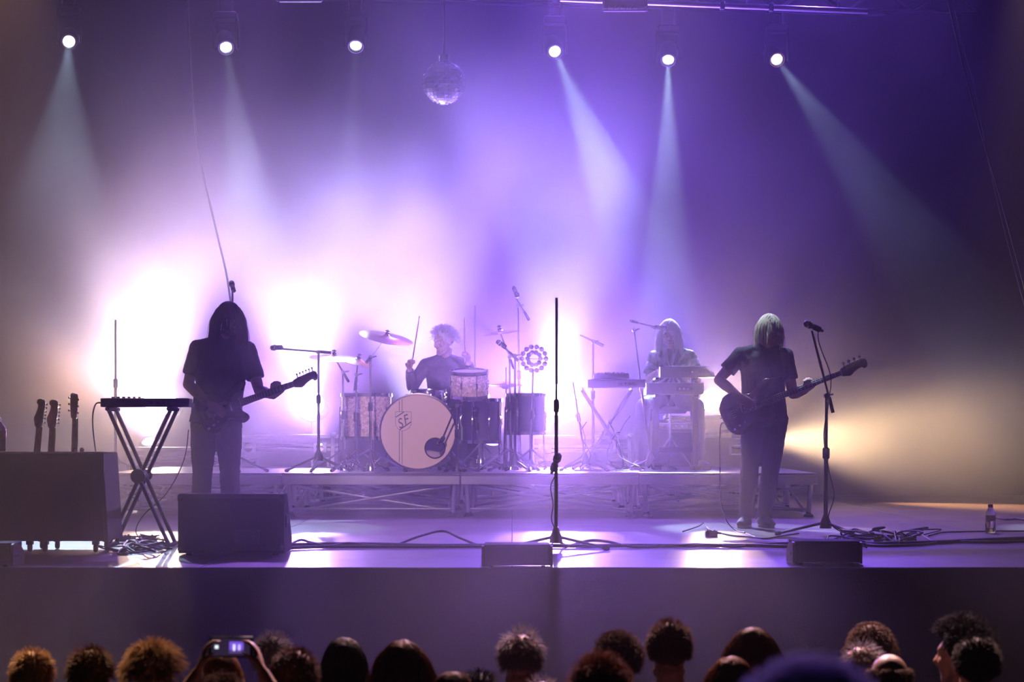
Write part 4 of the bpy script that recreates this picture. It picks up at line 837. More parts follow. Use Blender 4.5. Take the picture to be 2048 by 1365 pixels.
def legs3(t, r, h, m='chrome'):
    for a in (200, 320, 80):
        a = math.radians(a); o = V((math.cos(a), math.sin(a), 0)); lg = G().tube(o * (r + .025) + V((0, 0, -.12)), o * (r + .04) + V((0, 0, -h + .012)), .008).build('leg', m, t); G().ball(o * (r + .04) + V((0, 0, -h + .015)), .015, 8, 6).build('foot', 'rubber', lg)
c_ = V((px(733, 21.65), 21.65, pz(790, 21.6))); t = drum('floor_tom', 'pale sparkle floor tom left of the bass drum', c_, .245, .43, (0, 0, 1), 'shell', 'headwhite'); legs3(t, .245, c_.z - RT)
c_ = V((px(962, 21.8), 21.75, pz(800, 21.7))); t = drum('floor_tom', 'dark floor tom under the rack tom', c_, .20, .42, (0, 0, 1), 'darkshell', 'headwhite'); legs3(t, .20, c_.z - RT)
c_ = V((px(1052, 21.5), 21.5, pz(790, 21.5))); t = drum('floor_tom', 'dark floor tom at the right end of the kit below the jingles', c_, .19, .38, (0, 0, 1), 'darkshell', 'headwhite'); legs3(t, .19, c_.z - RT)
c_ = V((px(858, 21.75), 21.62, pz(782, 21.6))); t = drum('snare_drum', 'snare drum between bass drum and drummer', c_, .17, .14, (0, -.05, 1), 'chrome', 'headwhite')
mic_stand('chrome tripod basket under the snare drum', (c_.x, c_.y, RT), (0, 0, c_.z - RT - .17), None, legs=(60, 180, 300), ll=.22, m='chrome', name='snare_stand', cat='drum stand', braced=True)
def cymbal(label, c, r, tilt_x, tilt_y, name='cymbal'):
    t = thing(name, label, 'cymbal', c); t.rotation_euler = (math.radians(tilt_x), math.radians(tilt_y), 0)
    G().lathe([(.0, .030), (.02, .029), (.045, .018), (.055, .012), (r * .6, .004), (r, -.012), (r, -.0135), (r * .6, .0025), (.055, .0105), (.044, .0165), (.0, .027)], n=48).build('bow', 'brass', t)
    G().lathe([(.02, .028), (.02, .04), (.008, .044), (.008, .07), (.0, .072)], n=12).build('felt_and_nut', 'rubber', t)
    k = G().tube((-.02, 0, .058), (.02, 0, .058), .006, n=6).build('wing_nut', 'chrome', t)
    return t
def cymbal_stand(label, foot, top, boomfrom=None, legs=(100, 220, 340), ll=.34, tall=None):
    foot = V(foot); top = V(top)
    if boomfrom is None: return mic_stand(label, foot, top - foot, None, legs, ll, .05, 'chrome', 'cymbal_stand', 'cymbal stand', True, .0115)
    bf = V(boomfrom); d = (bf - top).normalized()
    return mic_stand(label, foot, bf - foot, (bf + d * .16 - foot, top - foot), legs, ll, .05, 'chrome', 'cymbal_stand', 'cymbal stand', True, .0115)
cA = at(773, 674, 21.4); cymbal('large tilted ride cymbal at the upper left of the kit', cA, .265, 14, 12)
cymbal_stand('chrome cymbal stand with doubled legs at the left of the bass drum', (px(741, 20.75), 20.75, RT), cA - V((0, 0, .0)), at(741, 715, 20.8), legs=(215, 325, 90), ll=.42)
cB = at(668, 714, 21.2); cymbal('glaring bright cymbal over the left stands', cB, .24, 10, 3)
cymbal_stand('chrome cymbal stand under the glaring bright cymbal', (px(688, 20.9), 20.95, RT), cB, at(686, 745, 21.0), legs=(200, 310, 80), ll=.32)
cC = at(716, 722, 21.1); cymbal('small bright cymbal just right of the glaring one', cC, .16, 12, 14)
cymbal_stand('chrome cymbal stand between two others left of the floor tom', (px(712, 21.0), 21.05, RT), cC, at(713, 750, 21.05), legs=(230, 340, 110), ll=.33)
cD = at(1000, 665, 21.5); cymbal('crash cymbal edge on at the right of the drummer', cD, .205, 4, -9)
cymbal_stand('chrome cymbal stand at the right of the kit under the crash', (px(1022, 21.2), 21.2, RT), cD, at(1019, 715, 21.25), legs=(200, 320, 80), ll=.34)
# hi-hat pair at the right of the drummer
p = V((px(1012, 21.7), 21.7, RT)); t = mic_stand('hi hat stand with two closed cymbals right of the drummer', p, (0, 0, rz_(735, 21.7)), None, (210, 330, 90), .28, .05, 'chrome', 'hi_hat', 'hi hat', True, .008)
for s, z in ((1, .012), (-1, -.006)): G().lathe([(.0, .03 * s), (.03, .026 * s), (.05, .012 * s), (.175, -.004 * s), (.175, -.006 * s), (.05, .010 * s), (.0, .026 * s)][::1 if s > 0 else -1], (0, 0, rz_(772, 21.7) + z), n=40).build('hi_hat_cymbal', 'brass', t)
G().box((.0, -.14, .03), (.09, .28, .012), Matrix.Rotation(math.radians(6), 4, 'X'), bev=.004).build('pedal', 'steel', t)
# round frame of jingles on its own stand
cJ = at(1068, 718, 21.1); rJ = .115
t = thing('tambourine', 'round jingling tambourine upright at the right of the kit', 'tambourine', cJ)
G().loft([(rJ * math.cos(2 * PI * k / 40), 0, rJ * math.sin(2 * PI * k / 40)) for k in range(40)], .006, .024, (0, 0, 1), n=8, closed=True).build('frame', 'plastic', t)
for k in range(14):
    a = 2 * PI * k / 14; c = V((rJ * math.cos(a), 0, rJ * math.sin(a)))
    for y in (-.034, -.040): G().lathe([(.004, -.001), (.024, .002), (.024, .0035), (.004, .001)], c + V((0, y, 0)), V((random.uniform(-.3, .3), -1, random.uniform(-.3, .3))), 12).build('jingle', 'chrome', t)
for k in range(10):
    a = 2 * PI * k / 10; c = V((.062 * math.cos(a), -.02, .062 * math.sin(a))); G().lathe([(.004, -.001), (.024, .002), (.024, .0035), (.004, .001)], c, V((random.uniform(-.4, .4), -1, random.uniform(-.4, .4))), 12).build('jingle', 'chrome', t)
G().tube((-.1, 0, 0), (.1, 0, 0), .005).build('crossbar', 'chrome', t)
mic_stand('chrome stand holding the tambourine at the right of the kit', (px(1062, 21.1), 21.12, RT), V((px(1066, 21.1) - px(1062, 21.1), 0, rz_(744, 21.1))), None, (210, 330, 90), .28, .05, 'chrome', 'percussion_stand', 'percussion stand', True, .010)
mic_stand('black overhead microphone stand at the back right of the kit', (px(1040, 22.4), 22.4, RT), (-.02, 0, rz_(612, 22.4)), ((.09, 0, rz_(640, 22.4)), (-.05, -.2, rz_(596, 22.4))), ll=.3)
microphone('slim overhead microphone high above the right of the kit', V((px(1034, 22.2), 22.18, pz(592, 22.2))), (.3, -.3, -.8), .11)
mic_stand('black overhead microphone stand behind the drummer', (px(950, 22.9), 22.9, RT), (0, 0, rz_(612, 22.9)), None, ll=.3)
mic_stand('black stand with a small boom pointing at the cymbals right of the drummer', (px(1030, 20.8), 20.8, RT), (0, 0, rz_(712, 20.8)), ((.03, 0, rz_(722, 20.8)), (px(1001, 20.8) - px(1030, 20.8), .0, rz_(688, 20.8))), legs=(200, 300, 60), ll=.26)
microphone('small microphone left on the short boom right of the rack tom', at(997, 685, 20.8), (-.7, .1, .5), .09, 'chrome')
# drum stool and sticks
def stool(label, c, h, r=.17):
    t = thing('stool', label, 'stool', c); G().lathe([(0, h - .07), (r * .9, h - .07), (r, h - .055), (r, h - .02), (r * .92, h), (0, h + .004)], n=28).build('seat', 'tolex', t)
    G().tube((0, 0, .12), (0, 0, h - .07), .016).build('post', 'chrome', t)
    for a in (90, 210, 330):
        a = math.radians(a); lg = G().tube((0, 0, h * .5), (.26 * math.cos(a), .26 * math.sin(a), .012), .010).build('leg', 'chrome', t); G().ball((.26 * math.cos(a), .26 * math.sin(a), .014), .016, 8, 6).build('foot', 'rubber', lg)
stool('round black drum stool under the drummer', (Xd, Yd + .13, RT), .475); stool('high round black stool under the keyboard player', (Xk, Yk + .12, RT), .63)
def stick(label, a, b):
    a, b = V(a), V(b); d = b - a; t = thing('drumstick', label, 'drumstick', a); L = d.length
    G().lathe([(0, 0), (.007, .004), (.0075, L * .7), (.004, L * .96)], ax=d, n=10).build('shaft', 'maple', t); G().lathe([(.004, L * .955), (.0065, L * .975), (.005, L * .995), (0, L)], ax=d, n=10).build('tip', 'white', t)
def wh(P, Xo, Yo, s): 
    return V((Xo, Yo, RT)) + V(P['wr' + s]) + V(P['hand' + s][0]).normalized() * .085 + V(P['hand' + s][1]).normalized() * .028
a = wh(PD, Xd, Yd, 'R'); tip = at(839, 632, a.y - .05); stick('drumstick raised in the drummer\'s right hand', a - (tip - a).normalized() * .09, tip)
a = wh(PD, Xd, Yd, 'L'); tip = at(929, 634, a.y - .05); stick('drumstick raised in the drummer\'s left hand', a - (tip - a).normalized() * .09, tip)
# ---------------------------------------------------------------- keyboards on the riser
def keyboard(name, label, c, w, d, h, back=None, tilt=0, octs=4, cut=0, body='plastic'):
    """player's side is +y; back panel faces the hall"""
    t = thing(name, label, 'keyboard', c); t.rotation_euler = (math.radians(tilt), 0, 0)
    prof = [(-d / 2, 0), (d / 2, 0), (d / 2, h * .45), (d * .05, h * .5), (-.0, h), (-d / 2, h)]; n = len(prof)
    v = [V((-w / 2, y, z)) for y, z in prof] + [V((w / 2, y, z)) for y, z in prof]
    if cut:                                     # right end sloping down outwards, as a lid's side
        for i in (4, 5): v[n + i].x -= cut
    G().add(v, [list(range(n)), list(range(n, 2 * n))[::-1]] + [(i, n + i, n + (i + 1) % n, (i + 1) % n) for i in range(n)]).build('case', body, t, smooth=False)
    nk = octs * 7; kw = (w - .06) / nk; k0 = None
    for k in range(nk):
        q = G().box((-(w - .06) / 2 + kw * (k + .5), d * .28, h * .5), (kw * .92, d * .36, .014), bev=.002)
        if k0 is None: k0 = q.build('white_key', 'white', t); x0 = -(w - .06) / 2 + kw * .5
        else:
            o = k0.copy(); C.objects.link(o); o.location.x = kw * k
    b0 = None
    for k in range(nk):
        if k % 7 in (2, 6): continue
        if b0 is None: b0 = G().box((-(w - .06) / 2 + kw, d * .22, h * .5 + .01), (kw * .5, d * .22, .014), bev=.002).build('black_key', 'plastic', t)
        else: o = b0.copy(); C.objects.link(o); o.location.x = kw * k
    for k in range(6): G().lathe([(.011, 0), (.010, .016), (.0, .017)], (-w * .38 + k * w * .06, -d * .22, h), n=10).build('knob', 'chrome', t)
    jp = G().box((w * .18, -d / 2 - .002, h * .5), (w * .3, .006, h * .45), bev=.002).build('jack_panel', 'steel', t)
    for k in range(4): G().lathe([(.009, 0), (.009, .006), (.005, .006)], (w * .08 + k * w * .07, -d / 2 - .004, h * .5), (0, -1, 0), 10).build('jack', 'chrome', jp)
    G().box((0, -d / 2 + .004, h + .002), (w - cut, .012, .006), bev=.002).build('edge_trim', 'alu', t)
    return t
Ya = 21.75
kx0, kx1 = px(1318, Ya), px(1428, Ya); keyboard('synthesizer', 'upper keyboard with a sloping end before the keyboard player', V(((kx0 + kx1) / 2, Ya, pz(756, Ya))), kx1 - kx0, .34, .105, octs=3, cut=.11)
lx0, lx1 = px(1290, Ya), px(1404, Ya); keyboard('electric_piano', 'wide lower keyboard under the sloping one before the keyboard player', V(((lx0 + lx1) / 2, Ya, pz(790, Ya))), lx1 - lx0, .40, .11, octs=4)
t = thing('keyboard_stand', 'black two tier keyboard stand on the right part of the riser', 'keyboard stand', ((lx0 + lx1) / 2, Ya, RT)); xm_ = (lx0 + lx1) / 2; zl = pz(790, Ya) - RT; zu = pz(756, Ya) - RT
for x in (px(1312, Ya) - xm_, px(1390, Ya) - xm_):
    G().box((x, .0, zl / 2), (.06, .05, zl - .03), bev=.006).build('upright', 'black', t)
    G().box((x, 0, zl - .015), (.05, .44, .03), bev=.006).build('lower_arm', 'black', t)
    G().box((x, .235, (zl + zu) / 2), (.035, .03, zu - zl + .0), bev=.004).build('upper_post', 'black', t); G().box((x, .05, zu - .012), (.035, .40, .022), bev=.004).build('upper_arm', 'black', t)
    G().box((x, 0, .02), (.07, .5, .04), bev=.008).build('foot', 'rubber', t)
G().box(((px(1312, Ya) + px(1390, Ya)) / 2 - xm_, 0, .2), (px(1390, Ya) - px(1312, Ya), .03, .05), bev=.006).build('crossbar', 'black', t)
G().box((px(1405, Ya) - xm_, -.12, .022), (.14, .07, .04), bev=.006).build('stabiliser', 'black', t)
# amplifier box between the keyboard player's legs
Yp = 22.9; p = V((px(1352, Yp), Yp + .15, RT)); t = thing('amplifier', 'dark amplifier box behind the keyboard player\'s legs', 'amplifier', p)
G().box((0, 0, .25), (.5, .28, .48), bev=.012).build('cabinet', 'tolex', t); G().box((0, -.145, .21), (.42, .01, .32), bev=.004).build('grille_cloth', 'grille', t); G().box((0, -.146, .43), (.44, .012, .07), bev=.003).build('control_panel', 'alu', t)
for k in range(6): G().lathe([(.012, 0), (.010, .014), (0, .015)], (-.18 + k * .06, -.152, .43), (0, -1, 0), 10).build('knob', 'plastic', t)
G().loft(spline([(-.1, 0, .485), (-.09, 0, .515), (.09, 0, .515), (.1, 0, .485)], 5), .01).build('handle', 'rubber', t)
# left: small synth and mixer on an X stand
Yx = 21.4; xx = px(1213, Yx); zt_ = pz(776, Yx)
t = thing('keyboard_stand', 'slim X stand under the small synthesizer right of the central lamp', 'keyboard stand', (xx, Yx, RT)); h_ = zt_ - RT
for y in (-.13, .13):
    for s in (-1, 1): G().tube((s * .24, y, h_ - .02), (-s * .24, y + s * .03, .02), .013).build('leg', 'alu', t)
for s in (-1, 1): G().tube((s * .24, -.2, h_ - .012), (s * .24, .2, h_ - .012), .012).build('top_bar', 'plastic', t); G().tube((s * .24, -.2, .016), (s * .24, .2, .016), .016).build('foot_bar', 'rubber', t)
keyboard('synthesizer', 'small synthesizer on the slim X stand right of the central lamp', V((px(1232, Yx), Yx, zt_)), .56, .28, .075, octs=3)
t = thing('mixer', 'small mixing desk with rows of knobs above the small synthesizer', 'mixer', V((px(1222, Yx), Yx - .02, zt_ + .078)))
G().add([(-.17, -.1, 0), (.17, -.1, 0), (.17, .1, 0), (-.17, .1, 0), (-.17, -.1, .06), (.17, -.1, .06), (.17, .1, .03), (-.17, .1, .03)], [(3, 2, 1, 0), (4, 5, 6, 7), (0, 1, 5, 4), (1, 2, 6, 5), (2, 3, 7, 6), (3, 0, 4, 7)]).build('case', 'steel', t, smooth=False)
for i in range(8):
    for j in range(3): G().lathe([(.008, 0), (.007, .014), (0, .015)], (-.14 + i * .04, -.07 + j * .05, .056 - j * .0075), n=8).build('knob', 'white', t)
mic_stand('boom stand left of the keyboard player with the vocal microphone', (px(1303, 21.3), 21.3, RT), V((px(1268, 21.3) - px(1303, 21.3), 0, rz_(660, 21.3))), ((px(1262, 21.3) - px(1303, 21.3), 0, rz_(642, 21.3)), (px(1311, 21.72) - px(1303, 21.3), .42, rz_(655, 21.72))), legs=(200, 320, 80), ll=.28, r=.009)
microphone('vocal microphone at the keyboard player\'s mouth', V((px(1331, 21.75), 21.78, pz(656, 21.75))), (.9, .35, -.05), .15)
mic_stand('thin leaning stand with a loose boom between the central lamp and keyboards', (px(1172, 21.0), 21.0, RT), V((px(1146, 21) - px(1172, 21), 0, rz_(765, 21))), None, legs=(200, 320, 80), ll=.26, m='chrome', r=.008)
mic_stand('slim stand holding a slanting boom arm left of the keyboard player', (px(1186, 22), 22, RT), (0, 0, rz_(684, 22)), ((px(1207, 22) - px(1186, 22), 0, rz_(692, 22)), (px(1160, 22) - px(1186, 22), 0, rz_(670, 22))), legs=(100, 220, 340), ll=.26)
# ---------------------------------------------------------------- small keyboard on the X stand, stage left
Yk2 = 14.95; xk2 = px(290, Yk2); zk = pz(815, Yk2)
t = thing('keyboard_stand', 'black X stand carrying the small keyboard beside the trunk', 'keyboard stand', (xk2, Yk2, 0))
for j, (a, b) in enumerate(((226, 345), (346, 224))):
    for y in (-.14, .14):
        T = V((px(a, Yk2) - xk2, y + (.02 if j else -.02), zk - .02)); B = V((px(b, Yk2) - xk2, y + (.02 if j else -.02), .02)); d = (B - T).normalized()
        G().loft([T, B], [.024, .024], [.014, .014], (0, 1, 0), n=8).build('leg', 'steel', t)
    G().tube((px(a, Yk2) - xk2, -.22, zk - .014), (px(a, Yk2) - xk2, .2, zk - .014), .014).build('top_bar', 'rubber', t); G().tube((px(b, Yk2) - xk2, -.2, .016), (px(b, Yk2) - xk2, .2, .016), .016).build('foot_bar', 'rubber', t)
G().lathe([(.045, -.2), (.05, -.195), (.05, -.17), (.02, -.165), (.02, .165), (.04, .17)], (px(285, Yk2) - xk2, 0, pz(952, Yk2)), (0, 1, 0), 14).build('pivot', 'plastic', t)
keyboard('synthesizer', 'small dark keyboard on the X stand behind the trunk', V(((px(208, Yk2) + px(384, Yk2)) / 2, Yk2, zk)), px(384, Yk2) - px(208, Yk2), .26, .055, octs=3)
cable([V((px(206, Yk2), Yk2 - .05, zk + .03)), V((px(196, Yk2), Yk2 - .08, zk + .02)), V((px(190, Yk2), Yk2 - .08, zk - .06)), V((px(192, Yk2), Yk2 - .08, zk - .2)), V((px(200, Yk2), Yk2 - .05, zk - .42)), V((px(212, Yk2), Yk2, .3)), V((px(218, Yk2), Yk2 + .0, .03)), V((px(250, Yk2), Yk2 - .1, .008))], .005, 'cable looping down from the small keyboard to the boards', 'keyboard_cable')
cable([V((px(377, 15.3), 15.3, pz(860, 15.3))), V((px(368, 15.3), 15.3, pz(920, 15.3))), V((px(335, 15.3), 15.3, pz(985, 15.3))), V((px(290, 15.3), 15.25, pz(1030, 15.3))), V((px(272, 15.2), 15.2, pz(1065, 15.2))), V((px(300, 15.1), 15.0, .01))], .004, 'guitar cable drooping from the left guitarist toward the cable heap', 'guitar_cable')
# ---------------------------------------------------------------- speakers at the front edge
def wedge(label, x0, x1, Yw, h, dp, name='stage_monitor'):
    w = px(x1, Yw) - px(x0, Yw); t = thing(name, label, 'speaker', ((px(x0, Yw) + px(x1, Yw)) / 2, Yw, 0))
    prof = [(.0, .03), (.0, h * .93), (.03, h), (dp * .38, h), (dp, h * .22), (dp * .97, .012), (.03, .012)]; n = len(prof)
    v = [V((-w / 2, y, z)) for y, z in prof] + [V((w / 2, y, z)) for y, z in prof]
    G().add(v, [list(range(n)), list(range(n, 2 * n))[::-1]] + [(i, n + i, n + (i + 1) % n, (i + 1) % n) for i in range(n)]).build('cabinet', 'tolex', t, smooth=False)
    sl = V((0, dp * .62, -h * .78)); c = V((0, dp * .69, h * .61)); nn = V((0, h * .78, dp * .62)).normalized()
    G().box((0, 0, 0), (w * .9, sl.length * .86, .012), basis((1, 0, 0), nn, c + nn * .006), bev=.004).build('grille', 'grille', t)
    for s in (-1, 1):
        pl = G().box((s * (w / 2 + .003), dp * .3, h * .55), (.008, .14, .08), bev=.003).build('side_handle', 'rubber', t); G().box((s * (w / 2 + .006), dp * .3, h * .55), (.006, .1, .04)).build('handle_recess', 'black', pl)
        for y in (.06, dp - .08): G().lathe([(.02, 0), (.018, .014)], (s * (w / 2 - .06), y, -.0), n=10).build('foot', 'rubber', t)
        for z in (.05, h * .94): G().box((s * (w / 2 - .012), .008, z), (.03, .024, .04), bev=.004).build('corner', 'rubber', t)
    jp = G().box((w * .15, -.003, h * .3), (.16, .008, .09), bev=.002).build('jack_plate', 'steel', t)
    for k in range(2): G().lathe([(.014, 0), (.014, .006), (.008, .006)], (w * .15 - .035 + k * .07, -.007, h * .3), (0, -1, 0), 12).build('socket', 'plastic', jp)
    return t
wedge('large black stage wedge seen from behind, before the left guitarist', 356, 568, 13.9, pz(989, 13.9), .5)
def fill(label, x0, x1, Yw, h, dp=.3):
    w = px(x1, Yw) - px(x0, Yw); t = thing('front_speaker', label, 'speaker', ((px(x0, Yw) + px(x1, Yw)) / 2, Yw, 0))
    G().box((0, dp / 2, h / 2 + .006), (w, dp, h - .012), bev=.006).build('cabinet', 'tolex', t); G().box((0, -.004, h / 2 + .004), (w - .02, .012, h - .03), bev=.003).build('grille', 'grille', t)
    for s in (-1, 1):
        prof = [(.0, .006), (.0, h - .01), (.05, h - .004), (dp * .7, h - .02), (dp, h * .5), (dp, .006)]; n = len(prof); a, b = s * w / 2, s * (w / 2 + .014)
        v = [V((min(a, b), y, z)) for y, z in prof] + [V((max(a, b), y, z)) for y, z in prof]
        ck = G().add(v, [list(range(n)), list(range(n, 2 * n))[::-1]] + [(i, n + i, n + (i + 1) % n, (i + 1) % n) for i in range(n)]).build('end_cheek', 'tan', t, smooth=False); ck['label'] = 'brownish end cheek'
        G().box((s * (w / 2 + .012), dp * .32, h * .45), (.008, .09, .02), bev=.003).build('hand_slot', 'black', ck)
        for y in (.04, dp - .04): G().lathe([(.014, 0), (.012, .008)], (s * (w / 2 - .04), y, 0), n=8).build('foot', 'rubber', t)
    return t
fill('low black speaker at the stage edge in the centre', 968, 1101, 12.68, pz(1090, 12.68) - .0)
fill('low black speaker at the stage edge before the right microphone stand', 1590, 1720, 12.95, pz(1083, 12.95))
fill('low black speaker at the stage edge at far left before the trunk', -70, 21, 12.75, pz(1087, 12.75))
# ---------------------------------------------------------------- bottles
def bottle(label, p, r, h, capm, labm, fill_=.66):
    t = thing('water_bottle', label, 'bottle', p); G().lathe([(0, .004), (r * .85, 0), (r, .012), (r * .97, h * .2), (r, h * .24), (r * .97, h * .45), (r, h * .62), (r * .9, h * .72), (r * .6, h * .82), (r * .42, h * .87), (r * .42, h * .9)], n=28).build('shell', 'glass', t)
    G().lathe([(r * .46, h * .875), (r * .48, h * .88), (r * .48, h * .985), (r * .4, h), (0, h)], n=18).build('cap', capm, t)
    G().lathe([(r * 1.006, h * .42), (r * 1.012, h * .43), (r * 1.012, h * .60), (r * 1.006, h * .61)], n=28).build('paper_label', labm, t)
    G().lathe([(r * .93, .012), (r * .93, h * .40)], n=24).build('water', 'glass', t)
Yq = zfloor(1067); bottle('clear water bottle with a red cap on the boards at the right', V((px(1981, Yq), Yq, 0)), .040, 58 * Yq / F, 'red', 'label')
bottle('clear bottle with an amber label on the trunk at the left edge', V((px(0, 14.32), 14.35 - .14 + .01, zt + .008)), .062, 68 * 14.3 / F, 'white', 'amber')
# ---------------------------------------------------------------- pedals, papers, boxes and cables on the boards
def fl(x, y, z=.006): Y = zfloor(y); return V((px(x, Y), Y, z))
def pedal(label, p, w, d, h, m, name='effects_pedal', cat='effects pedal', rz=0):
    t = thing(name, label, cat, p, rz); G().add([(-w / 2, -d / 2, 0), (w / 2, -d / 2, 0), (w / 2, d / 2, 0), (-w / 2, d / 2, 0), (-w / 2, -d / 2, h), (w / 2, -d / 2, h), (w / 2, d / 2, h * .6), (-w / 2, d / 2, h * .6)], [(3, 2, 1, 0), (4, 5, 6, 7), (0, 1, 5, 4), (1, 2, 6, 5), (2, 3, 7, 6), (3, 0, 4, 7)]).build('case', m, t, smooth=False)
    G().lathe([(.010, 0), (.010, .01), (.007, .014)], (0, d * .25, h * .7), n=10).build('foot_switch', 'chrome', t)
    for s in (-1, 1): G().lathe([(.009, 0), (.008, .012)], (s * w * .28, -d * .25, h * .9), n=8).build('knob', 'white', t)
    G().tube((w / 2, -d * .2, h * .5), (w / 2 + .03, -d * .2, h * .5), .008, n=8).build('jack_plug', 'chrome', t)
pedal('brown box pedal on the boards left of the bass player', fl(1422, 1073, 0), .085, .12, .042, 'tan')
pedal('dark splitter box under the X stand at the right of the cable heap', fl(296, 1085, 0), .115, .09, .05, 'tan', 'splitter_box', 'splitter box')
pedal('dark splitter box under the X stand, left one of two', fl(250, 1083, 0), .10, .08, .042, 'steel', 'splitter_box', 'splitter box')
for k, x in enumerate((1757, 1776, 1796, 1815)): pedal(['first', 'second', 'third', 'fourth'][k] + ' from the left of four small pedals among cables right of the boom stand', fl(x, 1084 - (k % 2) * 2, 0), .055, .09, .035, 'steel' if k % 2 else 'white', rz=.2 * (k - 1.5))
for lab, x, y, w, d, rz in (('pale set list sheet on the boards beside the bass player\'s shoes', 1478, 1084, .21, .29, .3), ('pale set list sheet on the boards left of the boom stand\'s legs', 1532, 1082, .30, .42, -.15)):
    o = G().box((0, 0, .0012), (w, d, .0012)).build('set_list', 'paper'); o.location = fl(x, y, .0006); o.rotation_euler = (0, 0, rz); tag(o, lab, 'sheet')
def floor_cable(pts, r, label, name='floor_cable', m='cable', wob=.01, seed=0):
    rnd = random.Random(seed); return cable([fl(x, y, r + .002 + z) + V((rnd.uniform(-wob, wob), rnd.uniform(-wob, wob) * 3, 0)) for x, y, z in [(*p, 0)[:3] for p in pts]], r, label, name, m=m)
floor_cable([(520, 1098), (600, 1094), (680, 1093), (760, 1094), (860, 1096), (960, 1096), (1060, 1096)], .013, 'thick black cable along the boards from the big wedge to the centre', seed=1)
floor_cable([(560, 1102), (640, 1098), (720, 1098), (800, 1098), (900, 1098), (1000, 1097)], .011, 'second black cable running just in front of the thick one at centre left', seed=2)
floor_cable([(575, 1098), (600, 1090, .02), (625, 1092, .01), (660, 1096), (700, 1093, .01), (760, 1097), (790, 1094), (840, 1090, .05), (885, 1088, .075), (920, 1092, .04), (960, 1095), (1000, 1096)], .009, 'thin cable arching up off the boards left of the centre speaker', seed=3)
floor_cable([(1100, 1096), (1180, 1097), (1260, 1096), (1340, 1097), (1420, 1096), (1500, 1096), (1580, 1098), (1640, 1098)], .013, 'thick black cable along the boards from the centre to the right speaker', seed=4)
floor_cable([(1130, 1099), (1175, 1092, .02), (1215, 1094, .02), (1270, 1098), (1350, 1095), (1400, 1093), (1470, 1097), (1540, 1092), (1600, 1090)], .010, 'thinner cable twisting along the thick one right of the centre', seed=5)
floor_cable([(1640, 1092), (1720, 1094), (1800, 1092), (1880, 1090), (1960, 1086), (2060, 1082), (2180, 1080)], .014, 'thick black cable running off the boards at the right edge', seed=6)
floor_cable([(1700, 1090), (1760, 1096), (1840, 1094), (1900, 1088), (1990, 1089), (2080, 1086), (2180, 1086)], .011, 'second cable beside the thick one at the right edge', seed=7)
floor_cable([(1860, 1075), (1885, 1068), (1930, 1066), (1990, 1065), (2060, 1065), (2160, 1066)], .006, 'thin cable curving past the red capped bottle', seed=8)
floor_cable([(1990, 1037), (2015, 1042), (2035, 1041), (2060, 1043), (2120, 1044)], .008, 'pale cable lying at the far right edge of the stage', m='tan', seed=9)
floor_cable([(1425, 1070, .02), (1460, 1073), (1500, 1077), (1530, 1080), (1560, 1075), (1600, 1070)], .006, 'thin cable from the brown box pedal past the bass player\'s shoes', seed=10)
floor_cable([(1366, 1066), (1395, 1060, .02), (1408, 1056, .03), (1416, 1062, .02), (1420, 1069, .02)], .006, 'short cable looping to the brown box pedal', seed=11)
cable([bt.matrix_world @ V((-.2, -.1, .0)), V((px(1441, 17.75), 17.72, pz(850, 17.75))), V((px(1440, 17.7), 17.7, pz(930, 17.7))), V((px(1442, 17.6), 17.6, pz(1000, 17.6))), V((px(1452, 17.4), 17.4, pz(1040, 17.4))), fl(1470, 1062), fl(1490, 1068)], .005, 'guitar lead hanging straight down from the bass guitar to the boards', 'guitar_cable')
rnd = random.Random(77)
for k in range(9):
    x, y = 1690 + rnd.uniform(0, 170), 1083 + rnd.uniform(-9, 10); p = []
    for q in range(7): p.append((x + rnd.uniform(-45, 45), y + rnd.uniform(-6, 7), rnd.choice((0, .01, .03, .06)) if 0 < q < 6 else 0))
    floor_cable(p, rnd.uniform(.005, .008), 'loop of the tangled black cables right of the boom stand', 'tangled_cable', seed=50 + k)['group'] = 'tangled cables at the right'
for k in range(10):
    x, y = 225 + rnd.uniform(0, 110), 1092 + rnd.uniform(-8, 12); p = []
    for q in range(7): p.append((x + rnd.uniform(-50, 45), y + rnd.uniform(-5, 8), rnd.choice((0, .01, .02, .035)) if 0 < q < 6 else 0))
    floor_cable(p, rnd.uniform(.005, .008), 'loop of the tangled black cables under the left X stand', 'tangled_cable', seed=80 + k)['group'] = 'tangled cables at the left'
rnd = random.Random(5)
for k in range(6):
    x = 1150 + k * 22; p = [V((px(x, 21.2), 21.15 + rnd.uniform(-.1, .1), rnd.uniform(.75, 1.0)))]
    for q in range(4): p.append(V((px(x + rnd.uniform(-25, 30), 21.1), 20.95 + rnd.uniform(-.2, .2), RT + (.35, .15, .03, .008)[q])))
    p.append(V((px(x + rnd.uniform(-40, 60), 21.0), 20.8, RT + .007))); cable(p, .005, 'cable drooping under the small synthesizer on the riser', 'riser_cable', group='cables at the keyboards')
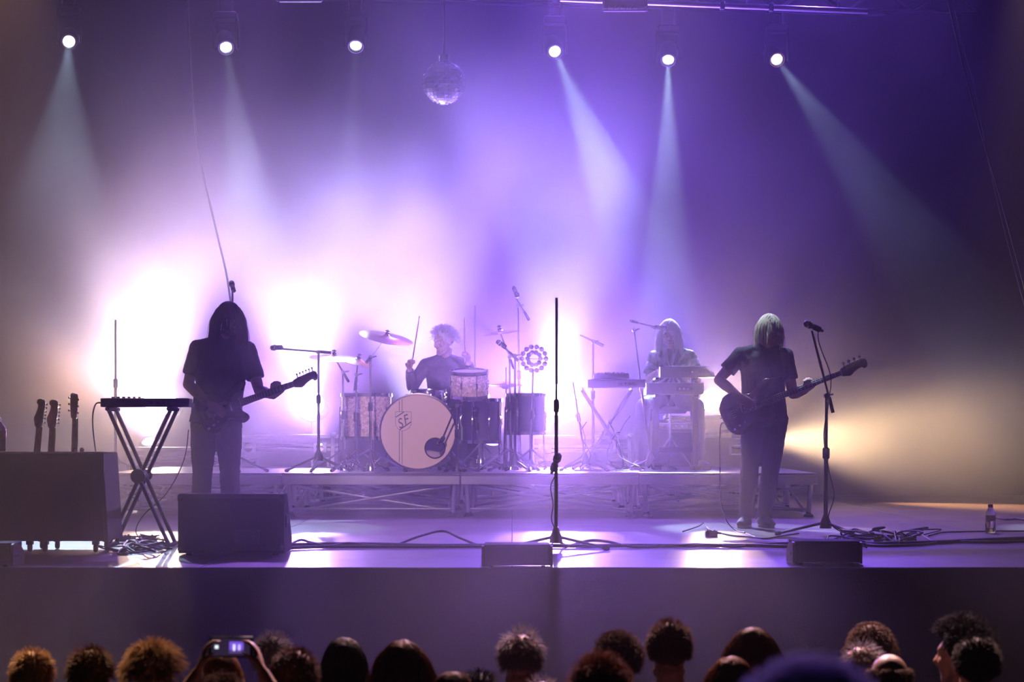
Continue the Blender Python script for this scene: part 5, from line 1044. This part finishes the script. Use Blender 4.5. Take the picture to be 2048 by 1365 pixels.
# ---------------------------------------------------------------- the audience, seen from behind, standing on the raked hall floor
def std(b=1.0, w=1.0, k=0.0, raise_=None):
    P = dict(pel=(0, .02, .93), che=(0, .0, 1.27), nk=(0, .005, 1.475), hd=(0, -.02, 1.615), look=(0, 4, 0), shL=(.185 * w, .0, 1.40), shR=(-.185 * w, .0, 1.40), elL=(.25 * w, .03, 1.11), elR=(-.25 * w, .03, 1.11), wrL=(.235, -.08, .88), wrR=(-.235, -.08, .88),
             hipL=(.09, .02, .89), hipR=(-.09, .02, .89), knL=(.10, .0, .48), knR=(-.10, .0, .48), anL=(.11, .03, .075), anR=(-.11, .03, .075), toeL=(.2, -1, 0), toeR=(-.2, -1, 0), handL=((0, -.1, -1), (-1, -.2, 0), 1, (15, 20, 15)), handR=((0, -.1, -1), (1, -.2, 0), -1, (15, 20, 15)), build=b)
    return P
PTOP = 1.735                                # top of the bare skull of the unscaled figure
P_A, P_B = std(1.05, 1.08), std(.95, .92)
P_C = std(1.0, 1.0)                         # both arms up, holding a phone
P_C.update(elL=(.30, -.20, 1.46), elR=(-.30, -.20, 1.46), wrL=(.125, -.31, 1.74), wrR=(-.125, -.31, 1.74), handL=((-.25, -.15, .9), (-1, -.1, -.1), -1, (25, 35, 25)), handR=((.25, -.15, .9), (1, -.1, -.1), 1, (25, 35, 25)), shL=(.19, -.02, 1.42), shR=(-.19, -.02, 1.42))
protos = {}
def proto(key, P, top):
    t = thing('person', 'x', 'person'); person_mesh(P, t, .012, 'skin2', eyes=False)
    shirt(P, t, top, .014, sl=.62, hem=.09, loose=.01); trousers(P, t, 'denim', .014)
    for s in 'LR':
        an = V(P['an' + s]); toe = V(P['toe' + s]).normalized(); b = V((an.x, an.y, 0)); sd = toe.cross(V((0, 0, 1)))
        G().loft([b - toe * .075 + V((0, 0, .045)), b - toe * .03 + V((0, 0, .055)), b + toe * .05 + V((0, 0, .05)), b + toe * .13 + V((0, 0, .04)), b + toe * .195 + V((0, 0, .03))], [.035, .043, .046, .049, .032], [.042, .055, .048, .036, .024], sd, n=12).loft([b + V((0, 0, .06)), an + V((0, 0, .025))], [.045, .045], n=12).build('shoe', 'shoed', t)
    protos[key] = t; return t
proto('A', P_A, 'tee'); proto('B', P_B, 'shirt'); proto('C', P_C, 'shirt')
PS = dict(A=P_A, B=P_B, C=P_C); used = set()
def fan(x, ytop, Y, key, style, hm, label, L=.04, n=900, yaw=0, extra=.02, r=.0024, inflate=1.0, hw=1.0):
    zf = zaud(Y); ht = pz(ytop, Y) - zf - extra; s = ht / PTOP; loc = (px(x, Y), Y, zf)
    if key in used:
        src = protos[key]; t = src.copy(); C.objects.link(t)
        for ch in src.children:
            if ch.name.startswith('hair'): continue
            c = ch.copy(); C.objects.link(c); c.parent = t
    else: t = protos[key]; used.add(key)
    t.location = loc; t.rotation_euler = (0, 0, PI + math.radians(yaw)); t.scale = (s * hw, s * hw, s); t['label'] = label; t['group'] = 'audience before the stage'
    if style: hairs(PS[key], t, style, hm, n, int(x), L, r, cap=style != 'thin', inflate=inflate)
    return t
fan(64, 1298, 8.7, 'A', 'short', 'hgold', 'audience member at far left with short hair rimmed gold', .026)
fan(180, 1294, 8.6, 'A', 'short', 'hbrown', 'audience member second from the left with short brown hair', .03, yaw=-10)
fan(305, 1267, 8.3, 'A', 'spiky', 'hgold', 'audience member with tall spiky golden hair at left', .07, 1300, extra=.05, yaw=-14)
fan(440, 1297, 8.5, 'B', 'bob', 'hginger', 'audience member with ginger hair just below the lit phone', .13, 1200, extra=.02)
fan(545, 1268, 9.3, 'B', 'short', 'hgrey', 'audience member with thin grey hair right of the lit phone', .03, 900)
pc = fan(440, 1347, 7.5, 'C', 'curly', 'hbrown', 'audience member with both arms raised holding the lit phone', .045, 900, extra=.03)
fan(590, 1300, 8.0, 'A', 'short', 'hbrown', 'audience member with a round cropped head left of the dark haired one', .022, 1000, extra=.012)
fan(688, 1270, 8.9, 'B', 'bob', 'hblack', 'audience member with black hair in the darkest part at left centre', .13, 1200)
fan(805, 1277, 8.2, 'B', 'long', 'hbrown', 'audience member with long hair widening to the shoulders, left of centre', .33, 1500, inflate=1.06)
fan(905, 1337, 7.7, 'B', 'bob', 'hbrown', 'audience member with brown hair low in the frame left of centre', .14, 1200)
fan(958, 1341, 9.0, 'A', 'short', 'hblack', 'audience member with dark hair half hidden low left of centre', .03)
fan(1042, 1257, 8.8, 'A', 'thin', 'hgrey', 'balding audience member with wispy top at centre, ears showing', .035, 700, extra=.022)
fan(1237, 1262, 8.8, 'A', 'curly', 'hbrown', 'audience member with curly brown hair behind another curly head', .045, 1300, extra=.035)
fan(1200, 1306, 7.6, 'A', 'curly', 'hginger', 'audience member with thick curly hair in front right of centre', .055, 1500, extra=.04)
fan(1340, 1243, 8.7, 'A', 'short', 'hbrown', 'tall audience member with cropped hair and broad shoulders right of centre', .02, 1100, extra=.012)
fan(1505, 1249, 8.6, 'B', 'long', 'hbrown', 'audience member with long straight hair standing taller below the bass player', .30, 1500, extra=.02)
fan(1463, 1307, 8.0, 'B', 'long', 'hginger', 'audience member with long auburn hair in front of a taller long haired one', .26, 1500)
fan(1535, 1342, 8.9, 'B', 'bob', 'hginger', 'audience member with ginger hair at the bottom edge below the bass player', .12, 1000)
fan(1742, 1236, 9.3, 'A', 'spiky', 'hbrown', 'audience member with short spiky hair at the right, farthest back', .05, 1000, extra=.035)
fan(1725, 1282, 8.7, 'A', 'thin', 'hgrey', 'balding audience member with a hair tuft by the ear at the right', .03, 700, yaw=16)
fan(1780, 1308, 8.0, 'A', 'ring', 'hbrown', 'bald audience member with a shiny crown at the right', .014, 700, extra=.0)
fan(1930, 1231, 8.9, 'A', 'curly', 'hblack', 'audience member with curly black hair turned in profile at far right', .06, 1400, yaw=62, extra=.045)
fan(1955, 1275, 8.1, 'A', 'short', 'hblack', 'audience member with cropped dark hair at far right', .014, 1000, extra=.008)
fan(1085, 1357, 7.8, 'B', 'thin', 'hgrey', 'audience member whose pale crown just peeks over the bottom edge', .02, 600, extra=.01)
fan(1622, 1331, 3.3, 'B', 'curly', 'hsheer', 'blurred audience member very near the camera with violet lit hair', .06, 3000, extra=.045)
# the lit phone held up over the heads
bpy.context.view_layer.update()
mw = pc.matrix_world; s_ = pc.scale.x
hl = mw @ (V(P_C['wrL']) + V(P_C['handL'][0]).normalized() * .10); hr = mw @ (V(P_C['wrR']) + V(P_C['handR'][0]).normalized() * .10)
c = (hl + hr) / 2 + V((0, .0, .0)); wph = abs(hl.x - hr.x) - .02
t = thing('phone', 'lit phone held sideways by raised hands, its screen showing the stage', 'phone', c); t.rotation_euler = (math.radians(-8), 0, 0)
wph = .155; G().box((0, 0, 0), (wph, .009, .075), bev=.004).build('case', 'plastic', t)
G().box((0, -.005, 0), (wph - .02, .0012, .062)).build('screen', emat('screen_black', (.05, .03, .08), .5), t, smooth=False)
for k, (x, z, w, h, cl, st) in enumerate(((-.05, .0, .012, .012, (.8, .95, 1), 1.2), (.02, .004, .05, .03, (.25, .12, .9), .8), (.012, -.002, .008, .022, (.8, .75, 1), 1.2), (.03, -.002, .008, .020, (.6, .5, 1), 1.2), (.02, -.018, .05, .008, (.15, .08, .35), .7))):
    G().box((x, -.0058 - k * .0001, z), (w, .0004, h)).build('screen_image', emat('screen_glow', cl, st), t, smooth=False)
for z in (-.02, .02): G().box((0, .0048, z), (wph - .03, .0006, .006)).build('back_trim', 'steel', t)
